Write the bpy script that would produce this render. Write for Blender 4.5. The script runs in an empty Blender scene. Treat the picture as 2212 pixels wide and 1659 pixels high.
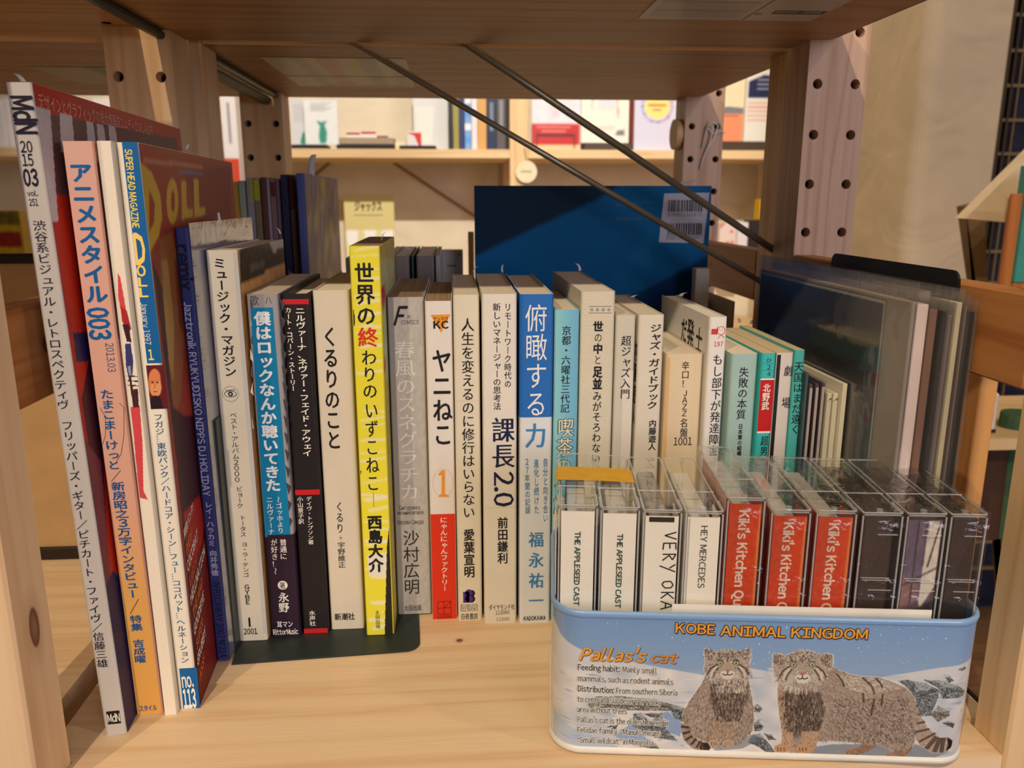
import bpy, math, random
import numpy as np
from mathutils import Vector

SC = bpy.context.scene
COL = SC.collection
random.seed(7)
RNG = np.random.default_rng(7)
PI = math.pi

# ------------------------------------------------------------------ camera
F_PX, W_PX, H_PX = 1726.0, 2212.0, 1659.0
CAM = np.array([0.0, 0.0, 0.2387])
PITCH, YAW = math.radians(13.1), math.radians(4.17)
FWD = np.array([math.sin(YAW)*math.cos(PITCH), math.cos(YAW)*math.cos(PITCH), -math.sin(PITCH)])
RGT = np.array([math.cos(YAW), -math.sin(YAW), 0.0])
UPV = np.cross(RGT, FWD)
cam_d = bpy.data.cameras.new('camera'); cam = bpy.data.objects.new('camera', cam_d); COL.objects.link(cam)
cam.location = CAM; cam.rotation_euler = (math.radians(90-13.1), 0, -YAW)
cam_d.sensor_width = 36.0; cam_d.lens = F_PX/W_PX*36.0; cam_d.clip_start = 0.01
cam_d.dof.use_dof = True; cam_d.dof.focus_distance = 0.385; cam_d.dof.aperture_fstop = 15.0
SC.camera = cam
SC.cycles.transparent_max_bounces = 32; SC.cycles.max_bounces = 8; SC.cycles.diffuse_bounces = 3; SC.cycles.glossy_bounces = 3

def srgb(c):
    c = np.asarray(c, float)/255.0
    return np.where(c <= 0.04045, c/12.92, ((c+0.055)/1.055)**2.4)

# ------------------------------------------------------------------ world, lights, exposure
wd = bpy.data.worlds.new('world'); SC.world = wd; wd.use_nodes = True
wb = wd.node_tree.nodes['Background']; wb.inputs[0].default_value = (1.0, 0.80, 0.60, 1); wb.inputs[1].default_value = 0.135
SC.view_settings.view_transform = 'Standard'; SC.view_settings.look = 'None'
SC.view_settings.exposure = 0.38; SC.view_settings.gamma = 1.0; SC.view_settings.use_curve_mapping = False

def spot(name, loc, target, power, color, size=0.02, angle=50, blend=0.5):
    l = bpy.data.lights.new(name, 'SPOT'); l.energy = power; l.color = color
    l.shadow_soft_size = size; l.spot_size = math.radians(angle); l.spot_blend = blend
    o = bpy.data.objects.new(name, l); COL.objects.link(o); o.location = loc
    o.rotation_euler = (Vector(target)-Vector(loc)).to_track_quat('-Z', 'Y').to_euler(); return o
def area(name, loc, target, power, color, sx, sy):
    l = bpy.data.lights.new(name, 'AREA'); l.shape = 'RECTANGLE'; l.size = sx; l.size_y = sy
    l.energy = power; l.color = color
    o = bpy.data.objects.new(name, l); COL.objects.link(o); o.location = loc
    o.rotation_euler = (Vector(target)-Vector(loc)).to_track_quat('-Z', 'Y').to_euler(); return o
WARM = (1.0, 0.80, 0.55)
spot('ceiling_spot_front', (-0.30, -1.00, 1.50), (0.03, 0.38, 0.1), 52, WARM, 0.012, 45)
spot('ceiling_spot_side', (-0.92, -1.15, 1.60), (-0.08, 0.40, 0.12), 48, WARM, 0.012, 45)
area('daylight_window', (1.3, -2.4, 0.7), (0.0, 0.5, 0.15), 24, (0.88, 0.84, 1.0), 1.2, 1.2)
spot('ceiling_spot_wall', (0.02, 0.20, 1.27), (-0.05, 2.2, 0.30), 128, (1.0, 0.93, 0.84), 0.02, 56)
spot('pillar_fill_spot', (0.10, 1.05, 1.5), (0.88, 1.75, 0.25), 17, (1.0, 0.86, 0.68), 0.05, 80)  # added unseen spot that only brightens the plaster pillar
spot('ceiling_spot_right', (1.0, -0.2, 1.3), (0.7, 0.7, 0.1), 8, WARM, 0.03, 90)

# ------------------------------------------------------------------ pixel helpers (camera model above)
def ray(x, y): return FWD + RGT*(x-1106.0)/F_PX - UPV*(y-829.5)/F_PX
def at_y(x, y, Y): d = ray(x, y); return CAM + d*(Y/d[1])
def at_z(x, y, Z): d = ray(x, y); return CAM + d*((Z-CAM[2])/d[2])
def at_x(x, y, X): d = ray(x, y); return CAM + d*(X/d[0])

# ------------------------------------------------------------------ materials
MATS = {}
def _new(name):
    m = bpy.data.materials.new(name); m.use_nodes = True
    nt = m.node_tree; b = nt.nodes['Principled BSDF']; return m, nt, b
def plain(name, rgb, rough=0.6, metal=0.0, noise=0.05, spec=0.3, nscale=60.0, coat=0.0):
    if name in MATS: return MATS[name]
    m, nt, b = _new(name); c = srgb(rgb)
    b.inputs['Roughness'].default_value = rough; b.inputs['Metallic'].default_value = metal
    b.inputs['Specular IOR Level'].default_value = spec; b.inputs['Coat Weight'].default_value = coat
    tc = nt.nodes.new('ShaderNodeTexCoord'); n = nt.nodes.new('ShaderNodeTexNoise'); n.inputs['Scale'].default_value = nscale
    n.inputs['Detail'].default_value = 4
    r = nt.nodes.new('ShaderNodeValToRGB')
    r.color_ramp.elements[0].position = .3; r.color_ramp.elements[1].position = .7
    r.color_ramp.elements[0].color = (*(c*(1-noise*1.5)), 1); r.color_ramp.elements[1].color = (*np.minimum(c*(1+noise), 1), 1)
    nt.links.new(tc.outputs['Object'], n.inputs['Vector']); nt.links.new(n.outputs['Fac'], r.inputs['Fac'])
    nt.links.new(r.outputs['Color'], b.inputs['Base Color']); MATS[name] = m; return m
def printed(name, rough=0.45, spec=0.3, coat=0.0, paper=0.0):
    if name in MATS: return MATS[name]
    m, nt, b = _new(name); a = nt.nodes.new('ShaderNodeAttribute'); a.attribute_name = 'Col'
    b.inputs['Roughness'].default_value = rough; b.inputs['Specular IOR Level'].default_value = spec
    b.inputs['Coat Weight'].default_value = coat; b.inputs['Coat Roughness'].default_value = 0.12
    if paper:
        tc = nt.nodes.new('ShaderNodeTexCoord'); n = nt.nodes.new('ShaderNodeTexNoise'); n.inputs['Scale'].default_value = 900
        bp = nt.nodes.new('ShaderNodeBump'); bp.inputs['Strength'].default_value = paper; bp.inputs['Distance'].default_value = .0005
        nt.links.new(tc.outputs['Object'], n.inputs['Vector']); nt.links.new(n.outputs['Fac'], bp.inputs['Height'])
        nt.links.new(bp.outputs['Normal'], b.inputs['Normal'])
    nt.links.new(a.outputs['Color'], b.inputs['Base Color']); MATS[name] = m; return m
def wood(name, axis, light=(222, 176, 118), dark=(196, 142, 84), knots=(), rough=0.5, seed=0.0, plank=0.0, fine=1.0):
    """pine: stretched noise along `axis`, ring lines, optional knots [(x,y,z,r)] in object space"""
    if name in MATS: return MATS[name]
    m, nt, b = _new(name); N = nt.nodes.new; L = nt.links.new
    tc = N('ShaderNodeTexCoord'); mp = N('ShaderNodeMapping')
    s = [1.0, 1.0, 1.0]; s['xyz'.index(axis)] = 0.045
    mp.inputs['Scale'].default_value = s; mp.inputs['Location'].default_value = (seed, seed*1.7, seed*.6)
    L(tc.outputs['Object'], mp.inputs['Vector'])
    n1 = N('ShaderNodeTexNoise'); n1.inputs['Scale'].default_value = 55*fine; n1.inputs['Detail'].default_value = 2; n1.inputs['Distortion'].default_value = .35
    n2 = N('ShaderNodeTexNoise'); n2.inputs['Scale'].default_value = 520; n2.inputs['Detail'].default_value = 3
    L(mp.outputs['Vector'], n1.inputs['Vector']); L(mp.outputs['Vector'], n2.inputs['Vector'])
    mul = N('ShaderNodeMath'); mul.operation = 'MULTIPLY'; mul.inputs[1].default_value = 7.0
    pp = N('ShaderNodeMath'); pp.operation = 'PINGPONG'; pp.inputs[1].default_value = 1.0
    L(n1.outputs['Fac'], mul.inputs[0]); L(mul.outputs[0], pp.inputs[0])
    pw = N('ShaderNodeMath'); pw.operation = 'POWER'; pw.inputs[1].default_value = 2.2; L(pp.outputs[0], pw.inputs[0])
    mx = N('ShaderNodeMath'); mx.operation = 'MULTIPLY_ADD'; mx.inputs[1].default_value = .62
    L(pw.outputs[0], mx.inputs[0])
    sc = N('ShaderNodeMath'); sc.operation = 'MULTIPLY'; sc.inputs[1].default_value = .32; L(n2.outputs['Fac'], sc.inputs[0]); L(sc.outputs[0], mx.inputs[2])
    r = N('ShaderNodeValToRGB'); r.color_ramp.elements[0].color = (*srgb(light), 1); r.color_ramp.elements[1].color = (*srgb(dark), 1)
    r.color_ramp.elements[0].position = .05; r.color_ramp.elements[1].position = .95
    L(mx.outputs[0], r.inputs['Fac']); out = r.outputs['Color']
    for (kx, ky, kz, kr, kst) in knots:
        vm = N('ShaderNodeVectorMath'); vm.operation = 'SUBTRACT'; vm.inputs[1].default_value = (kx, ky, kz); L(tc.outputs['Object'], vm.inputs[0])
        v2 = N('ShaderNodeVectorMath'); v2.operation = 'MULTIPLY'; k = [1, 1, 1]; k['xyz'.index(axis)] = kst; v2.inputs[1].default_value = k; L(vm.outputs[0], v2.inputs[0])
        ln = N('ShaderNodeVectorMath'); ln.operation = 'LENGTH'; L(v2.outputs[0], ln.inputs[0])
        dv = N('ShaderNodeMath'); dv.operation = 'DIVIDE'; dv.inputs[1].default_value = kr; L(ln.outputs['Value'], dv.inputs[0])
        kr_ = N('ShaderNodeValToRGB'); e = kr_.color_ramp.elements; e[0].position = 0; e[0].color = (0.75, .75, .75, 1); e[1].position = 1; e[1].color = (0, 0, 0, 1)
        q = e.new(.38); q.color = (1, 1, 1, 1); q = e.new(.46); q.color = (.25, .25, .25, 1)
        L(dv.outputs[0], kr_.inputs['Fac'])
        mi = N('ShaderNodeMix'); mi.data_type = 'RGBA'; L(kr_.outputs['Color'], mi.inputs['Factor']); L(out, mi.inputs['A'])
        mi.inputs['B'].default_value = (*srgb((112, 62, 40)), 1); out = mi.outputs['Result']
    L(out, b.inputs['Base Color']); b.inputs['Roughness'].default_value = rough; b.inputs['Specular IOR Level'].default_value = .25
    bp = N('ShaderNodeBump'); bp.inputs['Strength'].default_value = .12; bp.inputs['Distance'].default_value = .0008
    L(n2.outputs['Fac'], bp.inputs['Height']); L(bp.outputs['Normal'], b.inputs['Normal'])
    MATS[name] = m; return m
def pages(name, rgb=(226, 214, 190), dark=0.72, axis='x', scale=1.0):
    if name in MATS: return MATS[name]
    m, nt, b = _new(name); N = nt.nodes.new; L = nt.links.new; c = srgb(rgb)
    tc = N('ShaderNodeTexCoord'); mp = N('ShaderNodeMapping'); s = [6, 6, 6]; s['xyz'.index(axis)] = 2600*scale
    mp.inputs['Scale'].default_value = s; L(tc.outputs['Object'], mp.inputs['Vector'])
    n = N('ShaderNodeTexNoise'); n.inputs['Scale'].default_value = 1; n.inputs['Detail'].default_value = 2; L(mp.outputs['Vector'], n.inputs['Vector'])
    r = N('ShaderNodeValToRGB'); r.color_ramp.elements[0].position = .35; r.color_ramp.elements[1].position = .6
    r.color_ramp.elements[0].color = (*(c*dark), 1); r.color_ramp.elements[1].color = (*c, 1)
    L(n.outputs['Fac'], r.inputs['Fac']); L(r.outputs['Color'], b.inputs['Base Color']); b.inputs['Roughness'].default_value = .85
    b.inputs['Specular IOR Level'].default_value = .1
    bp = N('ShaderNodeBump'); bp.inputs['Strength'].default_value = .3; bp.inputs['Distance'].default_value = .0003
    L(n.outputs['Fac'], bp.inputs['Height']); L(bp.outputs['Normal'], b.inputs['Normal']); MATS[name] = m; return m
def clear(name, tint=(235, 235, 235), gloss=0.14, rough=0.05, bump=0.0, bscale=120.0, haze=0.0, ior=1.5):
    """thin clear plastic: see-through with a Fresnel sheen and optional crinkle / milkiness"""
    if name in MATS: return MATS[name]
    m = bpy.data.materials.new(name); m.use_nodes = True; nt = m.node_tree; nt.nodes.clear(); N = nt.nodes.new; L = nt.links.new
    out = N('ShaderNodeOutputMaterial'); tr = N('ShaderNodeBsdfTransparent'); tr.inputs[0].default_value = (*srgb(tint), 1)
    gl = N('ShaderNodeBsdfGlossy'); gl.inputs['Roughness'].default_value = rough; gl.inputs[0].default_value = (1, 1, 1, 1)
    lw = N('ShaderNodeLayerWeight'); lw.inputs['Blend'].default_value = .5
    fr = N('ShaderNodeMath'); fr.operation = 'POWER'; fr.inputs[1].default_value = 4.5; L(lw.outputs['Facing'], fr.inputs[0])
    ad = N('ShaderNodeMath'); ad.operation = 'MULTIPLY_ADD'; ad.inputs[1].default_value = .75; ad.inputs[2].default_value = gloss*0.3
    L(fr.outputs[0], ad.inputs[0]); mix = N('ShaderNodeMixShader'); L(ad.outputs[0], mix.inputs[0]); L(tr.outputs[0], mix.inputs[1]); L(gl.outputs[0], mix.inputs[2])
    last = mix.outputs[0]
    if haze:
        df = N('ShaderNodeBsdfDiffuse'); df.inputs[0].default_value = (.8, .8, .82, 1); m2 = N('ShaderNodeMixShader'); m2.inputs[0].default_value = haze
        L(last, m2.inputs[1]); L(df.outputs[0], m2.inputs[2]); last = m2.outputs[0]
    if bump:
        tc = N('ShaderNodeTexCoord'); n = N('ShaderNodeTexNoise'); n.inputs['Scale'].default_value = bscale; n.inputs['Distortion'].default_value = 1.5; n.inputs['Detail'].default_value = 3
        bp = N('ShaderNodeBump'); bp.inputs['Strength'].default_value = bump; bp.inputs['Distance'].default_value = .004
        L(tc.outputs['Object'], n.inputs['Vector']); L(n.outputs['Fac'], bp.inputs['Height'])
        L(bp.outputs['Normal'], gl.inputs['Normal']); L(bp.outputs['Normal'], lw.inputs['Normal'])
    L(last, out.inputs[0]); MATS[name] = m; return m

PRINT = printed('printed_paper', .5, .3)
PRINT_GLOSS = printed('printed_gloss', .5, .15, .06)
PRINT_TIN = printed('printed_tin', .3, .5, .45)

# ------------------------------------------------------------------ mesh helpers
class MB:
    def __init__(s): s.v = []; s.f = []; s.m = []
    def add(s, vs, fs, mi=0):
        k = len(s.v); s.v += [tuple(map(float, v)) for v in vs]; s.f += [tuple(i+k for i in f) for f in fs]; s.m += [mi]*len(fs); return s
    def box(s, a, b, mi=0, r=0.0):
        x0, y0, z0 = a; x1, y1, z1 = b
        if r <= 0:
            return s.add([(x0,y0,z0),(x1,y0,z0),(x1,y1,z0),(x0,y1,z0),(x0,y0,z1),(x1,y0,z1),(x1,y1,z1),(x0,y1,z1)],
                  [(0,3,2,1),(4,5,6,7),(0,1,5,4),(1,2,6,5),(2,3,7,6),(3,0,4,7)], mi)
        r = min(r, (x1-x0)*.49, (y1-y0)*.49, (z1-z0)*.49)      # chamfered box
        rings = []
        for z, q in ((z0, r), (z0+r, 0), (z1-r, 0), (z1, r)):
            rings.append([(x0+r+(0 if q == 0 else 0), y0+q, z), (x1-r, y0+q, z), (x1-q, y0+r, z), (x1-q, y1-r, z), (x1-r, y1-q, z), (x0+r, y1-q, z), (x0+q, y1-r, z), (x0+q, y0+r, z)])
        vs = [v for g in rings for v in g]; fs = [tuple(range(7, -1, -1)), tuple(range(24, 32))]
        for k in range(3):
            for i in range(8): j = (i+1) % 8; fs.append((k*8+i, k*8+j, k*8+8+j, k*8+8+i))
        return s.add(vs, fs, mi)
    def prism(s, poly, z0, z1, mi=0):
        n = len(poly); vs = [(x, y, z0) for x, y in poly]+[(x, y, z1) for x, y in poly]
        fs = [tuple(range(n-1, -1, -1)), tuple(range(n, 2*n))]+[(i, (i+1) % n, n+(i+1) % n, n+i) for i in range(n)]
        return s.add(vs, fs, mi)
    def extrude(s, poly, f0, f1, mi=0):
        """poly of 2D pts mapped by f0/f1 -> 3D"""
        n = len(poly); vs = [f0(p) for p in poly]+[f1(p) for p in poly]
        fs = [tuple(range(n-1, -1, -1)), tuple(range(n, 2*n))]+[(i, (i+1) % n, n+(i+1) % n, n+i) for i in range(n)]
        return s.add(vs, fs, mi)
    def tube(s, pts, r, n=10, mi=0, cap=True, flat=1.0):
        P = [Vector(p) for p in pts]; vs = []; fs = []
        for i, p in enumerate(P):
            t = (P[min(i+1, len(P)-1)]-P[max(i-1, 0)]).normalized()
            a = t.orthogonal().normalized() if i == 0 else (a-t*a.dot(t)).normalized()
            b = t.cross(a); rr = r[i] if isinstance(r, (list, tuple)) else r
            for k in range(n):
                q = 2*PI*k/n; vs.append(p+a*math.cos(q)*rr+b*math.sin(q)*rr*flat)
        for i in range(len(P)-1):
            for k in range(n): j = (k+1) % n; fs.append((i*n+k, i*n+j, (i+1)*n+j, (i+1)*n+k))
        if cap: fs += [tuple(range(n-1, -1, -1)), tuple(range((len(P)-1)*n, len(P)*n))]
        return s.add(vs, fs, mi)
    def cyl(s, c, ax, r, h, n=20, mi=0):
        c = Vector(c); d = Vector(ax).normalized(); return s.tube([c, c+d*h], r, n, mi)
    def strip(s, rows, th=0.0, mi=0):
        """rows: list of lists of 3D points -> sheet (optionally with thickness along computed normal)"""
        n = len(rows[0]); vs = [p for r in rows for p in r]; fs = []
        for i in range(len(rows)-1):
            for k in range(n-1): fs.append((i*n+k, i*n+k+1, (i+1)*n+k+1, (i+1)*n+k))
        return s.add(vs, fs, mi)
    def build(s, name, mats, parent=None, smooth=False, loc=None, rz=0.0, ry=0.0):
        me = bpy.data.meshes.new(name); me.from_pydata(s.v, [], s.f); me.update()
        for m in (mats if isinstance(mats, (list, tuple)) else [mats]): me.materials.append(m)
        if any(s.m): me.polygons.foreach_set('material_index', s.m)
        if smooth: me.polygons.foreach_set('use_smooth', [True]*len(me.polygons))
        o = bpy.data.objects.new(name, me); COL.objects.link(o)
        if parent: o.parent = parent
        if loc is not None: o.location = loc
        if rz: o.rotation_euler.z = rz
        if ry: o.rotation_euler.y = ry
        return o

def tag(o, label, cat, group=None):
    o['label'] = label; o['category'] = cat
    if group: o['group'] = group
    return o
def thing(name, label, cat, loc=(0, 0, 0), rz=0.0, group=None, ry=0.0):
    o = bpy.data.objects.new(name, None); COL.objects.link(o); o.empty_display_size = .01
    o.location = loc; o.rotation_euler = (0, ry, rz); return tag(o, label, cat, group)
def struct(o): o['kind'] = 'structure'; return o

# ------------------------------------------------------------------ glyphs
_G = {}
VERT_ROT = set('ー～…―-')
def glyph(ch):
    if ch in _G: return _G[ch]
    c = bpy.data.curves.new('t', 'FONT'); c.body = chr(ord(ch)+0xFEE0) if 33 <= ord(ch) <= 126 else ch; c.size = 1; c.resolution_u = 2
    o = bpy.data.objects.new('t', c); m = o.to_mesh()
    v = np.array([tuple(p.co)[:2] for p in m.vertices], float).reshape(-1, 2); f = [tuple(p.vertices) for p in m.polygons]
    o.to_mesh_clear(); bpy.data.objects.remove(o); bpy.data.curves.remove(c)
    _G[ch] = (v, f); return _G[ch]

class Decal:
    """flat printing on one plane: point (u,v) -> origin + u*U + v*V, lifted along the normal by layer"""
    def __init__(s, O, U, V, N, lift=0.00006):
        s.O, s.U, s.V, s.N = [np.array(a, float) for a in (O, U, V, N)]
        s.lift = lift; s.vs = []; s.fs = []; s.cs = []
    def _add(s, uv, fs, col, layer):
        k = len(s.vs); c = (*srgb(col), 1.0)
        for u, v in uv: s.vs.append(tuple(s.O+s.U*u+s.V*v+s.N*(s.lift*(1+layer)))); s.cs.append(c)
        s.fs += [tuple(i+k for i in f) for f in fs]
    def rect(s, u0, v0, u1, v1, col, layer=0): s._add([(u0, v0), (u1, v0), (u1, v1), (u0, v1)], [(0, 1, 2, 3)], col, layer)
    def poly(s, pts, col, layer=0):
        s._add(pts, [tuple(range(len(pts)))], col, layer)
    def ell(s, cu, cv, ru, rv, col, layer=0, n=24, ring=None):
        if ring is None: s.poly([(cu+ru*math.cos(2*PI*i/n), cv+rv*math.sin(2*PI*i/n)) for i in range(n)], col, layer)
        else:
            uv = []
            for i in range(n):
                a = 2*PI*i/n; uv += [(cu+ru*math.cos(a), cv+rv*math.sin(a)), (cu+(ru-ring)*math.cos(a), cv+(rv-ring)*math.sin(a))]
            s._add(uv, [(2*i, 2*((i+1) % n), 2*((i+1) % n)+1, 2*i+1) for i in range(n)], col, layer)
    def line(s, u0, v0, u1, v1, w, col, layer=1):
        d = np.array([u1-u0, v1-v0]); L = np.linalg.norm(d) or 1e-9; n = np.array([-d[1], d[0]])/L*w/2
        s._add([(u0+n[0], v0+n[1]), (u0-n[0], v0-n[1]), (u1-n[0], v1-n[1]), (u1+n[0], v1+n[1])], [(0, 1, 2, 3)], col, layer)
    def _glyph(s, ch, A, t, col, layer, style):
        v, f = glyph(ch)
        if len(v) == 0: return
        if style == 'bold': sh = [(-.022, 0), (.022, 0), (0, -.018), (0, .018)]
        elif style == 'heavy': sh = [(-.04, 0), (.04, 0), (0, -.035), (0, .035), (.028, .024), (-.028, -.024)]
        elif style == 'halo': sh = [(.11*math.cos(q), .11*math.sin(q)) for q in np.arange(0, 6.2, PI/4)]
        elif style == 'rim': sh = [(.065*math.cos(q), .065*math.sin(q)) for q in np.arange(0, 6.2, PI/4)]
        elif style == 'serif': sh = [(-.02, 0), (0, 0), (.02, 0)]
        elif style == 'mid': sh = [(-.01, 0), (.01, 0)]
        else: sh = [(0, 0)]
        for i, d in enumerate(sh):
            p = (v+np.array(d)) @ A.T + t; s._add([tuple(q) for q in p], f, col, layer+i*.06)
    def column(s, text, u, v0, v1, w, col, style='', layer=2, u2=None, fill=1.0):
        """vertical Japanese column from v0 (top) down to v1, em width w"""
        n = len(text); cell = (v0-v1)/n; u2 = u if u2 is None else u2
        for i, ch in enumerate(text):
            if ch in ' 　': continue
            cu = u+(u2-u)*(i+.5)/n; cv = v0-cell*(i+.5); sy = cell*fill; sx = w
            if ch in VERT_ROT:      # turned a quarter turn
                A = np.array([[0, sx], [-sy, 0]]); c = np.array([.5, .38])
            elif ch in 'ャュョッァィェゃゅっ': A = np.array([[sx, 0], [0, sy]]); c = np.array([.42, .32])
            elif ord(ch) < 128:
                gv, _ = glyph(ch); mn, mxx = gv.min(0), gv.max(0); A = np.array([[sx*1.15, 0], [0, sy*1.15]]); c = (mn+mxx)/2
            else: A = np.array([[sx, 0], [0, sy]]); c = np.array([.5, .38])
            t = np.array([cu, cv])-A @ c; s._glyph(ch, A, t, col, layer, style)
    def _run(s, text, extra=0.0):
        x = 0.0; out = []
        for ch in text:
            if ch == ' ': x += .28; continue
            v, f = glyph(ch)
            if len(v) == 0: x += .3; continue
            adv = 1.0 if ord(ch) > 0x2E80 else None
            mn, mx = v[:, 0].min(), v[:, 0].max()
            if adv: out.append((ch, x)); x += adv
            else: out.append((ch, x-mn+.03)); x += (mx-mn)+.09+extra
        return out, x
    def hrow(s, text, u0, u1, v0, v1, col, style='', layer=2, slant=0.0, rise=0.0):
        """left-to-right line of text fitted in u0..u1 with cap box v0(bottom)..v1(top)"""
        out, L = s._run(text); cjk = any(ord(c) > 0x2E80 for c in text)
        lo, hi = (-.08, .85) if cjk else (0, .733)
        sx = (u1-u0)/max(L, 1e-6); sy = (v1-v0)/(hi-lo)
        for ch, x in out:
            A = np.array([[sx, slant*sy], [rise*sx, sy]]); t = np.array([u0+x*sx, v0-lo*sy+rise*x*sx]); s._glyph(ch, A, t, col, layer, style)
    def vrow(s, text, u, v0, v1, w, col, style='', layer=2, u2=None):
        """text turned 90 degrees clockwise, running from v0 (top) down to v1, cap height w"""
        out, L = s._run(text); u2 = u if u2 is None else u2
        cjk = any(ord(c) > 0x2E80 for c in text); lo, hi = (-.08, .85) if cjk else (0, .733)
        k = (v0-v1)/L; h = w/(hi-lo)
        for ch, x in out:
            uu = u+(u2-u)*x/L
            A = np.array([[0, h], [-k, 0]]); t = np.array([uu-h*(lo+hi)/2, v0-k*x]); s._glyph(ch, A, t, col, layer, style)
    def build(s, name, mat=None, parent=None):
        if not s.vs: return None
        me = bpy.data.meshes.new(name); me.from_pydata(s.vs, [], s.fs); me.update()
        ca = me.color_attributes.new('Col', 'FLOAT_COLOR', 'POINT'); ca.data.foreach_set('color', np.array(s.cs, np.float32).ravel())
        me.materials.append(mat or PRINT); o = bpy.data.objects.new(name, me); COL.objects.link(o)
        if parent: o.parent = parent
        return o

# ------------------------------------------------------------------ painted grids (flat pictures as point colours)
class Canvas:
    def __init__(s, w, h, nx, ny, col=(255, 255, 255), T=None):
        s.w, s.h, s.nx, s.ny = w, h, nx, ny; s.a = np.ones((ny, nx, 3))*np.array(col, float)
        s.T = T or (lambda p: p); s.gx, s.gy = np.meshgrid(np.linspace(0, w, nx), np.linspace(0, h, ny))
    def _pts(s, pts): return np.array([s.T(p) for p in pts], float)
    def mask_poly(s, pts):
        P = s._pts(pts); x0, y0 = P.min(0); x1, y1 = P.max(0)
        ix0 = max(0, int(x0/s.w*(s.nx-1))); ix1 = min(s.nx, int(x1/s.w*(s.nx-1))+2)
        iy0 = max(0, int(y0/s.h*(s.ny-1))); iy1 = min(s.ny, int(y1/s.h*(s.ny-1))+2)
        if ix0 >= ix1 or iy0 >= iy1: return (slice(0, 0), slice(0, 0)), np.zeros((0, 0), bool)
        X = s.gx[iy0:iy1, ix0:ix1]; Y = s.gy[iy0:iy1, ix0:ix1]; m = np.zeros(X.shape, bool); n = len(P)
        for i in range(n):
            xa, ya = P[i]; xb, yb = P[(i+1) % n]
            if ya == yb: continue
            c = ((ya > Y) != (yb > Y)) & (X < (xb-xa)*(Y-ya)/(yb-ya)+xa); m ^= c
        return (slice(iy0, iy1), slice(ix0, ix1)), m
    def poly(s, pts, col, a=1.0):
        sl, m = s.mask_poly(pts); r = s.a[sl]; r[m] = r[m]*(1-a)+np.array(col, float)*a
    def ell(s, cx, cy, rx, ry, col, a=1.0, n=28, rot=0.0):
        ca, sa = math.cos(rot), math.sin(rot)
        s.poly([(cx+rx*math.cos(t)*ca-ry*math.sin(t)*sa, cy+rx*math.cos(t)*sa+ry*math.sin(t)*ca) for t in np.linspace(0, 2*PI, n, endpoint=False)], col, a)
    def line(s, pts, w, col, a=1.0):
        """w in metres on the surface"""
        P = s._pts(pts); T, s.T = s.T, (lambda p: p)
        for i in range(len(P)-1):
            d = P[i+1]-P[i]; L = np.linalg.norm(d)
            if L < 1e-9: continue
            n = np.array([-d[1], d[0]])/L*w/2; s.poly([P[i]+n, P[i]-n, P[i+1]-n, P[i+1]+n], col, a)
        s.T = T
    def blur(s, k=1, sl=None):
        for _ in range(k):
            a = s.a; b = a.copy(); b[1:-1] = (a[:-2]+2*a[1:-1]+a[2:])/4; c = b.copy(); c[:, 1:-1] = (b[:, :-2]+2*b[:, 1:-1]+b[:, 2:])/4; s.a = c
    def noise(s, amp, cells=0):
        if cells:
            g = RNG.normal(0, 1, (max(2, int(cells*s.ny/s.nx)+2), cells+2)); yi = np.linspace(0, g.shape[0]-1.001, s.ny); xi = np.linspace(0, g.shape[1]-1.001, s.nx)
            y0 = yi.astype(int); x0 = xi.astype(int); fy = (yi-y0)[:, None]; fx = (xi-x0)[None]
            n = g[y0][:, x0]*(1-fy)*(1-fx)+g[y0+1][:, x0]*fy*(1-fx)+g[y0][:, x0+1]*(1-fy)*fx+g[y0+1][:, x0+1]*fy*fx
        else: n = RNG.normal(0, 1, (s.ny, s.nx))
        s.a += n[..., None]*amp
    def field(s, pts, cells, shape=None):
        """smooth random field 0..1"""
        g = RNG.random((max(2, int(cells*s.ny/s.nx)+2), cells+2)); yi = np.linspace(0, g.shape[0]-1.001, s.ny); xi = np.linspace(0, g.shape[1]-1.001, s.nx)
        y0 = yi.astype(int); x0 = xi.astype(int); fy = (yi-y0)[:, None]; fx = (xi-x0)[None]
        return g[y0][:, x0]*(1-fy)*(1-fx)+g[y0+1][:, x0]*fy*(1-fx)+g[y0][:, x0+1]*(1-fy)*fx+g[y0+1][:, x0+1]*fy*fx
    def build(s, name, pos, mat=None, parent=None):
        """pos(u,v arrays)-> (x,y,z) arrays"""
        x, y, z = pos(s.gx.ravel(), s.gy.ravel()); co = np.stack([x+0*z, y+0*z, z+0*x], 1).astype(np.float32)
        nx, ny = s.nx, s.ny; i = np.arange((nx-1)*(ny-1)); r = i//(nx-1); c = i % (nx-1); b = r*nx+c
        q = np.stack([b, b+1, b+nx+1, b+nx], 1).astype(np.int32).ravel()
        me = bpy.data.meshes.new(name); me.vertices.add(nx*ny); me.vertices.foreach_set('co', co.ravel())
        me.loops.add(len(q)); me.loops.foreach_set('vertex_index', q); me.polygons.add(len(i))
        me.polygons.foreach_set('loop_start', (np.arange(len(i))*4).astype(np.int32)); me.update(calc_edges=True); me.validate()
        ca = me.color_attributes.new('Col', 'FLOAT_COLOR', 'POINT'); col = np.ones((nx*ny, 4), np.float32); col[:, :3] = srgb(np.clip(s.a.reshape(-1, 3), 0, 255))
        ca.data.foreach_set('color', col.ravel()); me.polygons.foreach_set('use_smooth', [True]*len(i))
        me.materials.append(mat or PRINT); o = bpy.data.objects.new(name, me); COL.objects.link(o)
        if parent: o.parent = parent
        return o

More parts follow.
